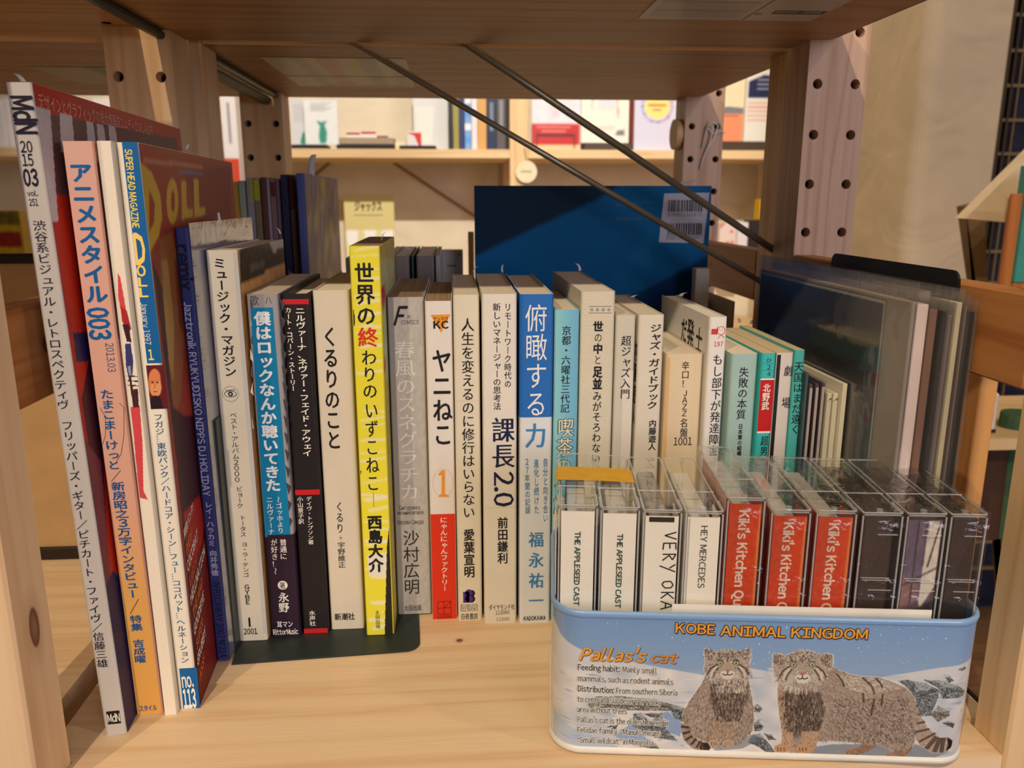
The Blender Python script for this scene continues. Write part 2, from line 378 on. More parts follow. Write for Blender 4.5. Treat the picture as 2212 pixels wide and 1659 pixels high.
# ================================================================== STRUCTURE
M_WALL = plain('wall_plaster', (228, 214, 186), .85, noise=.04, nscale=14)
M_FLOOR = wood('floor_wood', 'x', (150, 112, 78), (120, 84, 54))
def bumpify(m, scale=22, strength=.25, dist=.01):
    nt = m.node_tree; b = nt.nodes['Principled BSDF']; tc = nt.nodes.new('ShaderNodeTexCoord'); n = nt.nodes.new('ShaderNodeTexNoise')
    n.inputs['Scale'].default_value = scale; n.inputs['Distortion'].default_value = 1.2; bp = nt.nodes.new('ShaderNodeBump'); bp.inputs['Strength'].default_value = strength; bp.inputs['Distance'].default_value = dist
    nt.links.new(tc.outputs['Object'], n.inputs['Vector']); nt.links.new(n.outputs['Fac'], bp.inputs['Height']); nt.links.new(bp.outputs['Normal'], b.inputs['Normal'])
bumpify(M_WALL, 9, .35, .02)
struct(MB().box((-3, -3, -.72), (3, 3, -.70)).build('floor', M_FLOOR))
struct(MB().box((-2.2, 2.30, -.70), (2.4, 2.36, 1.9)).build('wall_back', M_WALL))
# plaster pillar on the right with a rounded corner
pl = [(1.02, 1.50)]
r = .03; X0, Y0 = .868, 1.50
poly = [(X0+r-r*math.cos(a), Y0+r-r*math.sin(a)) for a in np.linspace(0, PI/2, 7)]
poly = [(X0, 2.299)]+poly+[(1.024, 1.50), (1.024, 2.299)]
M_PIL = plain('pillar_plaster', (222, 202, 170), .85, noise=.05, nscale=9); bumpify(M_PIL, 7, .5, .02)
struct(MB().prism(poly[::-1], -.70, 1.9).build('wall_right', M_PIL))

P_FRAME = wood('pine_post', 'z', (228, 196, 154), (206, 162, 114), seed=1.3)
P_PALE = wood('pine_post_pale', 'z', (206, 176, 152), (176, 136, 112), seed=4.1, fine=1.4)
P_POSTL = wood('pine_post_knot', 'z', (230, 200, 162), (212, 168, 124), knots=[(-.169, .3015, .072, .0085, .42)], seed=2.2)
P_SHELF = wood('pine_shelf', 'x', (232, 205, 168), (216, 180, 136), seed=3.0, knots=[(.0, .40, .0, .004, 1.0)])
P_SHADED = wood('pine_shelf_shaded', 'x', (192, 150, 104), (164, 118, 74), seed=6.0)  # darker copy of the shelf pine, shade painted into the board undersides
P_RAIL = wood('pine_rail', 'y', (196, 136, 80), (156, 92, 46), knots=[(-.174, .352, .178, .010, .8)], seed=5.0)
P_FAR = wood('pine_far', 'x', (226, 194, 146), (206, 166, 116), seed=8.0)
P_FARZ = wood('pine_far_post', 'z', (226, 192, 142), (206, 164, 112), seed=9.0)
M_BLACK = plain('black_paint', (24, 25, 28), .42, spec=.4, noise=.02)
M_STEEL = plain('grey_steel', (160, 150, 126), .32, metal=.6, noise=.04)
M_GREYRAIL = plain('greyed_rail', (92, 88, 74), .5, metal=.3)
M_DARK = plain('hole_dark', (38, 24, 14), .9)

def post(parent, x0, x1, y0, y1, z0, z1, mat, holes=None, name='post'):
    """square pine post; holes = (list of x, list of z, radius) drilled into the front face"""
    b = MB()
    if not holes:
        b.box((x0, y0, z0), (x1, y1, z1), r=.0012); return b.build(name, mat, parent)
    hx, hz, R = holes; q = R*1.35; n = 16; dep = .010
    xs = [x0]+[v for h in hx for v in (h-q, h+q)]+[x1]
    hz = sorted(hz); zs = [z0]+[v for h in hz for v in (h-q, h+q)]+[z1]
    for i in range(len(xs)-1):
        for j in range(len(zs)-1):
            a, c, d, e = xs[i], xs[i+1], zs[j], zs[j+1]
            if i % 2 == 1 and j % 2 == 1:
                cx, cz = (a+c)/2, (d+e)/2; vs = []
                for k in range(n):
                    t = 2*PI*k/n; ct, st = math.cos(t), math.sin(t); m = max(abs(ct), abs(st))
                    vs += [(cx+q*ct/m, y0, cz+q*st/m), (cx+R*ct, y0, cz+R*st), (cx+R*ct, y0+dep, cz+R*st)]
                fs = []
                for k in range(n):
                    l = (k+1) % n; fs += [(3*k, 3*l, 3*l+1, 3*k+1), (3*k+1, 3*l+1, 3*l+2, 3*k+2)]
                b.add(vs, fs); b.add([vs[3*k+2] for k in range(n)], [tuple(range(n))], 1)
            else: b.add([(a, y0, d), (c, y0, d), (c, y0, e), (a, y0, e)], [(0, 1, 2, 3)])
    b.add([(x0, y0, z0), (x1, y0, z0), (x1, y1, z0), (x0, y1, z0), (x0, y0, z1), (x1, y0, z1), (x1, y1, z1), (x0, y1, z1)],
          [(0, 3, 2, 1), (4, 5, 6, 7), (1, 2, 6, 5), (2, 3, 7, 6), (3, 0, 4, 7)])
    return b.build(name, [mat, M_DARK], parent)

def board(parent, outline, z0, z1, mat_top, mat_under, name='shelf_board'):
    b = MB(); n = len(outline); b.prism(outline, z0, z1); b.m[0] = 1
    return b.build(name, [mat_top, mat_under], parent)
def notched(xl, xr, pl, pr, f, r_, pf, pb):
    """board outline: xl..xr wide, notched to pl..pr where the posts stand (front post back = pf, rear post face = pb)"""
    return [(pl, f), (pr, f), (pr, pf), (xr, pf), (xr, pb), (pr, pb), (pr, r_), (pl, r_), (pl, pb), (xl, pb), (xl, pf), (pl, pf)]

HZ = [.3130-.0325*k for k in range(-2, 16)]
# ---- nearest unit
U1 = thing('shelving_unit', 'nearest pine shelving unit holding the front row of books and the tin', 'shelf')
post(U1, -.2100, -.1690, .2875, .3145, -.70, .47, P_POSTL)
post(U1, .2375, .2785, .2875, .3096, -.70, .47, P_FRAME)
post(U1, -.2148, -.1738, .5490, .5860, -.70, .47, P_FRAME, ([-.2078, -.1818], HZ, .0033))
post(U1, .2375, .2785, .5490, .5860, -.70, .47, P_PALE, ([.2448, .2708], HZ, .0033))
o1 = notched(-.1825, .2505, -.1735, .2372, .2885, .5800, .3148, .5485); o1[0] = (-.1687, .2885); o1[-1] = (-.1687, .3148)
b = board(U1, o1, -.0195, 0, P_SHELF, P_SHADED)
b = board(U1, o1, .3405, .3600, P_SHELF, P_SHADED)
def side_rail(U, x0, x1, y0, y1, z0=.1580, z1=.1980): return MB().box((x0, y0, z0), (x1, y1, z1), r=.001).build('side_rail', P_RAIL, U)
side_rail(U1, -.1890, -.1740, .3146, .5489, .1556, .1956); side_rail(U1, .2376, .2520, .3097, .5489, .1598, .2000)
def support(U, x, y0, y1, z, w=.005, h=.006, mat=None):
    return MB().box((x-w/2, y0, z-h), (x+w/2, y1, z), r=.0015).build('support_rail', mat or M_BLACK, U)
support(U1, .2535, .2900, .5488, .3465, .005, .005); support(U1, -.1795, .2900, .5488, .3400, .006, .005)
support(U1, -.1848, .3150, .5488, -.004, .004, .008, M_GREYRAIL); support(U1, .2535, .31, .5488, -.001)
def brace(U, a, b_, r=.0024): return MB().tube([a, b_], r, 12).build('brace_rod', M_STEEL, U, smooth=True)
def rodz(x, p, q): return p[1]+(x-p[0])*(q[1]-p[1])/(q[0]-p[0])
a_, b_ = (-.0613, .3398), (.2226, .1820); brace(U1, (-.170, .5888, rodz(-.170, a_, b_)), (.262, .5888, rodz(.262, a_, b_)), .0022)
a_, b_ = (.0121, .3412), (.2350, .2033)
# ---- neighbour bay on the left
U1L = thing('shelving_unit', 'pine shelf bay to the left of the magazines, mostly hidden', 'shelf')
oL = notched(-.66, -.1945, -.645, -.2149, .2885, .5800, .3148, .5485); oL[1] = (-.2103, .2885); oL[2] = (-.2103, .3148)
board(U1L, oL, -.0195, 0, P_SHELF, P_SHADED); board(U1L, oL, .3425, .3620, P_SHELF, P_SHADED)
post(U1L, -.700, -.6595, .549, .586, -.70, .47, P_FRAME); post(U1L, -.700, -.6595, .2875, .3145, -.70, .47, P_FRAME)
ch = MB().box((-.2140, .2900, .3440), (-.2020, .5488, .3540), r=.0045).build('channel_bar', M_GREYRAIL, U1L, smooth=False)
MB().cyl((-.2080, .5400, .3450), (0, 0, -1), .003, .0025, 14).build('screw', M_STEEL, U1L)
MB().box((-.2300, .2900, .3430), (-.2150, .5450, .3480), r=.001).build('support_rail', M_BLACK, U1L)
brace(U1L, (-.330, .5888, .372), (-.640, .5888, .20), .0020)
# ---- unit behind
U2 = thing('shelving_unit', 'second pine shelving unit standing back to back behind the first', 'shelf')
dx = .006
post(U2, -.2148+dx, -.1738+dx, .5915, .6285, -.70, .47, P_FRAME); post(U2, .2355+dx, .2765+dx, .5915, .6285, -.70, .47, P_FRAME)
HZ2 = [.3110-.0327*k for k in range(-2, 16)]
post(U2, -.2085, -.1675, .851, .888, -.70, .47, P_FRAME, ([-.2015, -.1745], HZ2, .0034))
post(U2, .2415, .2825, .851, .888, -.70, .47, P_PALE, ([.2490, .2758], HZ2, .0034))
o2 = notched(-.1765, .2565, -.1674, .2413, .5935, .8880, .6287, .8508)
board(U2, o2, -.0195, 0, P_SHELF, P_SHADED); board(U2, o2, .3405, .3600, P_SHELF, P_SHADED)
support(U2, .2595, .6287, .8508, .3465, .005, .005); support(U2, -.1730, .6287, .8508, .3400, .006, .005)
MB().box((-.1880, .6287, .3290), (-.1770, .8600, .3380), r=.0035).build('channel_bar', M_GREYRAIL, U2)
side_rail(U2, .2414, .2560, .6287, .8508); side_rail(U2, -.1820, -.1675, .6287, .8508, .156, .196)
a_, b_ = (.0122, .3418), (.2368, .2026); brace(U2, (-.168, .5905, rodz(-.168, a_, b_)), (.2420, .5905, rodz(.2420, a_, b_)), .0026)
U2L = thing('shelving_unit', 'second row pine bay at the left edge, with a label sheet under its shelf', 'shelf')
oL2 = notched(-.655, -.1880, -.640, -.2090, .5935, .8880, .6287, .8508)
board(U2L, oL2, -.0195, 0, P_SHELF, P_SHADED); board(U2L, oL2, .3405, .3600, P_SHELF, P_SHADED)
post(U2L, -.695, -.6545, .5915, .6285, -.70, .47, P_FRAME); post(U2L, -.695, -.6545, .851, .888, -.70, .47, P_FRAME)

# ---- far wall shelving
UF = thing('wall_shelving', 'far pine shelving against the cream wall, brightly lit books on top', 'shelf')
FZ = .353
for xa, xb in ((-1.35, -.585), (-.545, .1405), (.1850, .86)):
    MB().box((xa, 2.0, FZ-.021), (xb, 2.28, FZ), r=.001).build('shelf_board', P_FAR, UF)
for xa in (-.585, .1405):
    MB().box((xa, 1.998, -.70), (xa+.0440, 2.030, 1.2), r=.001).build('post', P_FARZ, UF)
    MB().box((xa, 2.255, -.70), (xa+.0440, 2.285, 1.2), r=.001).build('post', P_FARZ, UF)
MB().box((-1.35, 2.0, -.12), (.86, 2.28, -.10)).build('shelf_board', P_FAR, UF)
MB().tube([(-.16, 2.290, .335), (.20, 2.290, .10)], .004, 8).build('brace_rod', plain('far_rod', (150, 118, 80), .5, metal=.3), UF)
MB().tube([(-.33, 2.290, .335), (-.62, 2.290, .10)], .004, 8).build('brace_rod', plain('far_rod', (150, 118, 80), .5, metal=.3), UF)

t = thing('frayed_string', 'white frayed string tied through the top hole of the second right post', 'string', (0, 0, 0))
PTS = [[(.2760, .849, .3120), (.270, .8465, .3150), (.2640, .8470, .3105), (.2625, .8480, .3010), (.2600, .8485, .2900)], [(.2760, .849, .3120), (.272, .8468, .3000), (.2650, .8478, .2880), (.2615, .8485, .2790), (.2590, .8488, .2680)], [(.2640, .8470, .3105), (.2700, .8475, .3035), (.2780, .8480, .3060), (.2840, .8484, .3050)], [(.2630, .847, .3080), (.2665, .846, .3160), (.2700, .8470, .3080), (.2680, .8480, .2960), (.2630, .8485, .2840)]]
for q in PTS: MB().tube(q, .0007, 6).build('strand', plain('string_white', (226, 222, 220), .8), t, smooth=True)

# label sheets stuck under the shelves
def sheet_under(name, label, x0, x1, y0, y1, z, paint, nx, ny, mat=None, skew=0.0):
    c = Canvas(x1-x0, y1-y0, nx, ny, (200, 190, 170)); paint(c)
    o = c.build(name, lambda u, v: (x0+u+skew*v, y0+v, np.full_like(u, z-.0003)), mat or PRINT_GLOSS); return tag(o, label, 'label')
def pt_strip_reflect(c):  # coloured stripes paint in the far shelf mirrored by the glossy sheet
    w, h = c.w, c.h; c.a[:] = (232, 224, 210)
    for i in range(46):
        y = h*i/46
        for k, (a, b2, col) in enumerate([(.02, .16, (226, 216, 210)), (.2, .3, (186, 176, 140)), (.30, .42, (226, 222, 140)), (.36, .5, (240, 140, 96)), (.54, .66, (236, 226, 130)), (.66, .78, (176, 180, 150)), (.78, .86, (236, 236, 150)), (.88, .97, (200, 188, 180))]):
            if (i*7+k*5) % 3: c.line([(w*a, y), (w*b2, y)], h*.014, col, .9)
    for y0_, y1_ in ((0, .06), (.06, .10)): c.poly([(w*.25, h*(1-y1_)), (w*.9, h*(1-y1_)), (w*.9, h*(1-y0_)), (w*.25, h*(1-y0_))], (150, 165, 110), .5)
    c.poly([(0, h*.565), (w, h*.565), (w, h*.60), (0, h*.60)], (92, 62, 40)); c.blur(2)
sheet_under('label_sheet', 'glossy label sheet with painted-in reflections stuck under the second shelf, above the leaning rods', -.1400, -.0330, .642, .800, .3405, pt_strip_reflect, 90, 120, skew=0)
def pt_white(c):
    w, h = c.w, c.h; c.a[:] = (206, 196, 188)
    for i in range(14): c.line([(w*.04, h*(.50+.032*i)), (w*.56, h*(.50+.032*i))], h*.010, (120, 108, 100), .8)
    c.line([(w*.60, h*.30), (w*.60, h*.98)], h*.008, (90, 80, 75))
    c.poly([(w*.70, h*.70), (w*.99, h*.70), (w*.99, h*.80), (w*.70, h*.80)], (40, 34, 32))
    for i in range(12): c.line([(w*(.72+.022*i), h*.72), (w*(.72+.022*i), h*.78)], w*.010, (206, 196, 188))
    for i in range(4): c.line([(w*(.62+.012*i), h*.78), (w*(.62+.012*i), h*.84)], w*.006, (60, 50, 46))
sheet_under('label_sheet', 'white printed product label stuck under the top shelf, upper right', .1090, .2120, .405, .4935, .3405, pt_white, 190, 130)
def pt_left(c):
    w, h = c.w, c.h; c.a[:] = (176, 160, 138); c.poly([(w*.62, 0), (w, 0), (w, h), (w*.62, h)], (170, 172, 118)); c.poly([(w*.5, 0), (w*.62, 0), (w*.62, h), (w*.5, h)], (110, 108, 80)); c.blur(6)
sheet_under('label_sheet', 'greenish label sheet under the far left shelf, above the tallest magazine', -.335, -.245, .70, .80, .3405, pt_left, 40, 30)

# ================================================================== BOOKS
K, W = (28, 26, 28), (240, 236, 226)
PAGE = pages('page_edges', (240, 230, 208), .88); PAGE_W = pages('page_edges_white', (240, 234, 220), .92); PAGE_D = pages('page_edges_brown', (176, 150, 118), .55); PAGE_T = pages('page_edges_tan', (226, 204, 168), .85)
class BK:
    def __init__(s, name, label, x0, x1, Y, h, d, cover, z0=0.0, page=PAGE, inset=.0006, hard=False, group=None, lean=0.0, t=.0004, mat=None, rz=0.0, r=None, cat='book', back=None):
        s.w = w = x1-x0; s.Y, s.x0, s.z0, s.h, s.d, s.lean = Y, x0, z0, h, d, lean; s.rz = rz
        s.root = thing(name, label, cat, (x0, Y, z0), rz=rz, group=group, ry=lean)
        t = .0016 if hard else t; s.cov = mat or plain('cover_%d_%d_%d' % tuple(cover), cover, .5, noise=.02)
        r = r if r is not None else min(.0016, w*.22)
        out = [(w, d), (w, r)]+[(w-r+r*math.sin(a), r-r*math.cos(a)) for a in np.linspace(PI/2, 0, 5)[1:]]
        out += [(r-r*math.sin(a), r-r*math.cos(a)) for a in np.linspace(0, PI/2, 5)]+[(0, d)]
        inn = [(t, d), (t, t+r*.4), (t+r*.4, t), (w-t-r*.4, t), (w-t, t+r*.4), (w-t, d)]
        b = MB(); n0, n1 = len(out), len(inn)
        vs = [(x, y, 0) for x, y in out+inn]+[(x, y, h) for x, y in out+inn]; N = n0+n1
        fs = [(i, i+1, N+i+1, N+i) for i in range(N-1)]+[(N-1, 0, N, 2*N-1)]
        # ring caps, matched in quads/triangles between outer and inner path
        cap = []; idx_in = list(range(N-1, n0-1, -1))       # inner path run in the outer direction
        j = 0
        for i in range(n0-1):
            tgt = round((i+1)*(n1-1)/(n0-1))
            cap.append((i, i+1, idx_in[j]) if tgt == j else (i, i+1, idx_in[tgt], idx_in[j])); j = tgt
        fs += [tuple(reversed(c)) for c in cap]+[tuple(k+N for k in c) for c in cap]
        b.add(vs, fs); s.cover = b.build('cover', s.cov, s.root)
        zt = h-(.0028 if hard else inset); zb = .0028 if hard else .0003
        MB().box((t+.0001, t+.0006, zb), (w-t-.0001, d-(.003 if hard else .0004), zt)).build('page_block', page, s.root)
        s.D = Decal((0, 0, 0), (1, 0, 0), (0, 0, 1), (0, -1, 0)); s.R = Decal((w, 0, 0), (0, 1, 0), (0, 0, 1), (1, 0, 0)); s.L = Decal((0, d, 0), (0, -1, 0), (0, 0, 1), (-1, 0, 0))
    def _pl(s, px, py, o, u):
        d = ray(px, py); n = np.array([-u[1], u[0]]); t = ((o-CAM[:2]) @ n)/(d[:2] @ n); p = CAM+t*d; return ((p[:2]-o) @ u, p[2]-s.z0)
    def P(s, px, py):
        C_, S_ = math.cos(s.rz), math.sin(s.rz); u, v = s._pl(px, py, np.array([s.x0, s.Y]), np.array([C_, S_])); c, q = math.cos(-s.lean), math.sin(-s.lean)
        return (u*c+v*q, -u*q+v*c) if s.lean else (u, v)
    def PR(s, px, py):          # right cover
        C_, S_ = math.cos(s.rz), math.sin(s.rz); sh = s.lean*s.h*.5; return s._pl(px, py, np.array([s.x0+(s.w+sh)*C_, s.Y+s.w*S_]), np.array([-S_, C_]))
    def PLf(s, px, py):         # left cover, u measured from the back edge
        C_, S_ = math.cos(s.rz), math.sin(s.rz); u, v = s._pl(px, py, np.array([s.x0, s.Y]), np.array([-S_, C_])); return (s.d-u, v)
    def m(s, px, at=900):       # pixels -> metres on the spine plane
        return px*abs(s.Y)/(F_PX*.985)
    def col(s, text, a, b, w, col, style='', **k):
        u, v = s.P(*a); u2, v2 = s.P(*b); s.D.column(text, u, v, v2, s.m(w), col, style, u2=u2, **k); return s
    def rot(s, text, a, b, w, col, style='', **k):
        u, v = s.P(*a); u2, v2 = s.P(*b); s.D.vrow(text, u, v, v2, s.m(w), col, style, u2=u2, **k); return s
    def row(s, text, x0, x1, y0, y1, col, style='', **k):
        u0, v1 = s.P(x0, y0); u1, v0 = s.P(x1, y1); s.D.hrow(text, u0, u1, v0, v1, col, style, **k); return s
    def band(s, y0, y1, col, f0=0.0, f1=1.0, layer=0):
        xm = 1106+F_PX*(s.x0+s.w/2)/s.Y; v1 = s.P(xm, y0)[1] if y0 is not None else s.h; v0 = s.P(xm, y1)[1] if y1 is not None else 0
        e = min(.0012, s.w*.08); s.D.rect(max(s.w*f0, e if f0 <= 0 else 0), max(v0, .0), min(s.w*f1, s.w-e if f1 >= 1 else s.w), min(v1, s.h), col, layer); return s
    def wrap(s, z0, z1, col, dd=None, name='paper_band', mat=None):
        """a jacket band wrapped round spine and both boards between two heights"""
        w = s.w; d = dd or s.d*.98; e = .0002; r = min(.0018, w*.24)
        path = [(-e, d), (-e, r)]+[(r-(r+e)*math.cos(a), r-(r+e)*math.sin(a)) for a in np.linspace(0, PI/2, 6)]+[(w-r+(r+e)*math.sin(a), r-(r+e)*math.cos(a)) for a in np.linspace(0, PI/2, 6)]+[(w+e, d)]
        b = MB(); n = len(path); b.add([(x, y, z0) for x, y in path]+[(x, y, z1) for x, y in path], [(i, i+1, n+i+1, n+i) for i in range(n-1)])
        b.build(name, mat or plain('cover_%d_%d_%d' % tuple(col), col, .45, noise=.02), s.root); s.D.O = s.D.O+np.array([0, -.00022, 0]) if not getattr(s, '_w', 0) else s.D.O; s._w = 1; return s
    def done(s, mat=None):
        s.D.build('lettering', mat, s.cover); s.R.build('cover_print', mat, s.cover); s.L.build('cover_print', mat, s.cover); return s
def zrow(Y, py, px=1100): return at_y(px, py, Y)[2]

G = 'books in the front row on the near shelf'
# ---- 1 tall grey magazine
b = BK('magazine', 'tallest magazine, grey spine and red cover, leaning at the left end', -.1617, -.1525, .3309, .2811, .212, (206, 200, 190), rz=math.radians(3.6), lean=-.0180, page=PAGE_W, group=G, cat='magazine')
INK = (34, 30, 44)
b.rot('MdN', (46, 207), (60, 291), 38, INK, 'heavy'); b.row('20', 42, 73, 305, 329, INK, 'bold'); b.row('15', 46, 75, 333, 358, INK, 'bold'); b.row('03', 48, 86, 366, 401, INK, 'heavy')
b.row('vol.', 58, 84, 412, 423, INK, 'bold'); b.row('251', 62, 84, 430, 444, INK, 'bold')
b.col('渋谷系ビジュアル・レトロスペクティヴ', (84, 475), (138, 885), 26, INK, 'mid'); b.col('フリッパーズ・ギター／ピチカート・ファイヴ／信藤三雄', (144, 908), (223, 1442), 25, INK, 'mid')
u0, v1 = b.P(229, 1537); u1, v0 = b.P(262, 1562); b.D.rect(u0, v0, u1, v1, K, 1); b.row('MdN', 231, 261, 1543, 1557, W, 'bold', layer=3)
b.done()
RW, RH = .210, .281
def TR(b): return lambda p: b.PR(*p)
c = Canvas(RW, RH, 300, 380, (186, 46, 26), T=TR(b))
c.poly([(118, 245), (390, 300), (390, 420), (118, 420)], (96, 64, 60))
GW = (206, 200, 206)
c.poly([(88, 232), (120, 240), (133, 480), (110, 480)], GW); c.poly([(140, 245), (166, 250), (172, 330), (142, 330)], GW)
for xa in (197, 219, 244): c.poly([(xa, 262+(xa-197)*.2), (xa+14, 265+(xa-197)*.2), (xa+24, 345), (xa+4, 345)], GW)
for i in range(11): c.ell(103+4.2*i, 420+i*27, 3.2, 6, (50, 26, 26))
c.poly([(160, 720), (196, 718), (200, 780), (166, 785)], (44, 40, 84)); c.poly([(176, 860), (210, 700), (230, 1300), (250, 1560), (262, 1560)], (72, 34, 48)); c.poly([(180, 950), (215, 1000), (232, 1265), (206, 1300)], (120, 60, 72))
c.poly([(205, 1300), (236, 1235), (300, 1300), (300, 1590), (262, 1590)], (46, 42, 84)); c.noise(3)
c.build('cover_print', lambda u, v: (np.full_like(u, b.w+.0001), u+.001, v), PRINT_GLOSS, b.root)
b.R = Decal((b.w, 0, 0), (0, 1, 0), (0, 0, 1), (1, 0, 0), .0002)
u0, v1 = b.PR(82, 200); u1, v0 = b.PR(262, 255); b.R.hrow('デザインとグラフィックの総合情報誌エムディエヌ1,480円', .003, .150, .272, .278, (226, 170, 150), '', layer=1)
b.R.hrow('DESIGN + GRAPHICS', .120, .205, .247, .262, (214, 196, 200), 'bold', layer=1); b.R.build('cover_print', PRINT_GLOSS, b.root)

# ---- 2 pink to orange magazine
def grad_spine(b, stops, blur=0, nx=8, ny=160, f=(0, 1)):
    c = Canvas(b.w-.0012, b.h, nx, ny); zz = np.linspace(0, 1, ny); xs = [q[0] for q in stops]
    for k in range(3): c.a[:, :, k] = np.interp(zz, xs, [q[1][k] for q in stops])[:, None]
    return c
b = BK('magazine', 'wide pink magazine fading to orange, with blue lettering, second from left', -.1533, -.1411, .3452, .2609, .180, (236, 176, 150), rz=math.radians(3.4), lean=-.0085, group=G, cat='magazine', page=PAGE_T)
c = grad_spine(b, [(0, (240, 176, 84)), (.22, (242, 180, 96)), (.42, (238, 180, 150)), (1, (236, 186, 166))])
c.build('spine_print', lambda u, v: (u+.0006, np.full_like(u, -.00004), v), PRINT, b.root); b.D.O = b.D.O+np.array([0, -.00004, 0])
BL = (22, 104, 170)
b.col('アニメスタイル', (172, 350), (212, 656), 44, BL, 'heavy'); b.rot('003', (210, 664), (218, 735), 40, BL, 'heavy'); b.rot('2013.03', (236, 740), (242, 804), 16, (70, 90, 130))
BD = (30, 90, 150)
b.col('たまこまーけっと', (230, 840), (247, 1015), 28, BD, 'bold'); b.col('／', (250, 1015), (252, 1040), 24, K); b.col('新房昭之3万字インタビュー', (254, 1040), (288, 1292), 29, BD, 'bold'); b.col('／', (290, 1292), (292, 1326), 24, K)
b.col('特集　吉成曜', (293, 1328), (304, 1432), 26, BD, 'bold'); b.row('スタイル', 300, 340, 1524, 1534, BD, 'bold')
for pts in ([(216, 880), (228, 900), (228, 940), (222, 960)], [(258, 870), (268, 880), (268, 940), (262, 980), (250, 1000)]):
    for i in range(len(pts)-1): b.D.line(*b.P(*pts[i]), *b.P(*pts[i+1]), .0002, (60, 50, 60), 1)
b.done()
c = Canvas(.178, .26, 30, 130, (214, 160, 128), T=TR(b)); c.poly([(205, 350), (250, 360), (262, 730), (232, 730)], (96, 62, 48)); c.noise(4); c.build('cover_print', lambda u, v: (np.full_like(u, b.w+.0001), u+.001, v), PRINT, b.root)
bb_style = b

# ---- 3 thin white one with red brush marks
b = BK('magazine', 'thin white magazine with red and indigo brush marks down its spine', -.1401, -.1342, .3443, .2610, .185, (234, 224, 204), rz=math.radians(3.6), lean=-.0060, group=G, cat='magazine', page=PAGE)
c = Canvas(b.w-.0008, b.h, 30, 700, (234, 224, 204), T=lambda p: b.P(*p)); RD = (206, 44, 52)
def blob(pts, col, a=1.0): c.poly(pts, col, a)
blob([(252, 588), (258, 600), (274, 690), (262, 690), (253, 640)], RD, .85); blob([(258, 660), (272, 672), (282, 712), (272, 715), (262, 695)], (170, 40, 44)); blob([(262, 700), (276, 700), (282, 740), (272, 738)], (60, 24, 40))
blob([(268, 742), (280, 742), (286, 780), (284, 812), (276, 818), (270, 790)], (58, 54, 110)); blob([(274, 790), (280, 790), (282, 812), (277, 812)], (150, 150, 160))
for y in (812, 822, 832): c.line([(274, y), (298, y+2)], .0006, (50, 26, 30))
blob([(276, 815), (281, 815), (292, 880), (286, 882)], (66, 30, 36)); blob([(280, 880), (300, 876), (306, 960), (308, 1060), (318, 1080), (300, 1075), (292, 1000), (286, 930)], RD, .85); blob([(286, 840), (296, 840), (298, 880), (288, 880)], (70, 34, 40))
c.noise(3); c.build('spine_print', lambda u, v: (u+.0004, np.full_like(u, -.00005), v), PRINT, b.root); b.done()

# ---- 4 blue-topped magazine, red-brown cover
b = BK('magazine', 'magazine with bright blue and white spine and dark red cover with yellow letters', -.1339, -.1254, .3479, .2607, .188, (232, 224, 206), rz=math.radians(3.6), lean=-.0060, group=G, cat='magazine', page=PAGE)
BLU = (14, 96, 158); YE = (244, 222, 96)
def quad(b, pts, col, layer=0): b.D.poly([b.P(*p) for p in pts][::-1], col, layer)
quad(b, [(263, 306), (297, 307), (350, 784), (318, 785)], BLU); b.rot('SUPER HEAD MAGAZINE', (277, 322), (294, 493), 13, YE, 'bold')
YO = (246, 208, 110)
b.row('D', 287, 318, 506, 570, YO, 'heavy'); b.row('O', 294, 317, 574, 596, YO, 'heavy'); b.row('L', 298, 320, 600, 618, YO, 'heavy'); b.row('L', 300, 322, 622, 641, YO, 'heavy')
b.rot('January 1997', (310, 653), (320, 745), 13, (226, 224, 214), ''); b.row('1', 319, 334, 755, 777, YE, 'bold')
c = Canvas(.0074, .0195, 40, 100, (96, 26, 30), T=lambda p: (b.P(*p)[0]-b.P(315, 785)[0], b.P(*p)[1]-b.P(320, 884)[1]))
c.ell(334, 826, 14, 30, (206, 120, 70)); c.ell(337, 838, 12, 20, (222, 150, 96)); c.ell(334, 812, 12, 14, (214, 130, 80)); c.poly([(320, 868), (332, 854), (346, 856), (354, 886), (320, 886)], (40, 20, 30))
for x in (330, 340): c.ell(x, 826, 2.6, 2, (70, 30, 24))
c.line([(335, 828), (334, 838)], .0003, (150, 80, 50)); c.line([(331, 846), (340, 846)], .0004, (130, 50, 40)); c.blur(1)
_u, _v = b.P(315, 785)[0], b.P(320, 884)[1]
c.build('spine_print', lambda u, v: (u+max(_u, .0006), np.full_like(u, -.0001), v+_v), PRINT, b.root)
b.col('フガジ…東欧パンク／ハードコア・シーン…フュー…ココバット…ヘルネーション', (341, 893), (400, 1432), 20, (24, 92, 136), 'mid')
quad(b, [(387, 1444), (425, 1442), (432, 1529), (396, 1531)], BLU); b.row('no.', 391, 420, 1454, 1483, W, 'bold', layer=3); b.row('113', 394, 426, 1490, 1526, W, 'heavy', layer=3)
b.done()
c = Canvas(.186, .2605, 280, 360, (156, 58, 34), T=TR(b)); YD = (206, 172, 44)
c.poly([(302, 310), (380, 330), (500, 348), (500, 640), (300, 640)], (150, 50, 32)); c.poly([(400, 370), (500, 360), (500, 560), (440, 520)], (128, 24, 28)); c.line([(312, 345), (440, 362)], .0022, (196, 150, 130), .7); c.line([(388, 372), (442, 378)], .0022, (110, 100, 150))
c.poly([(306, 350), (330, 372), (348, 420), (352, 470), (345, 510), (318, 560), (312, 480)], YD); c.poly([(324, 410), (336, 440), (334, 480), (324, 500)], (150, 50, 32))
c.ell(374, 435, 13, 50, YD); c.ell(375, 435, 4, 24, (150, 50, 32))
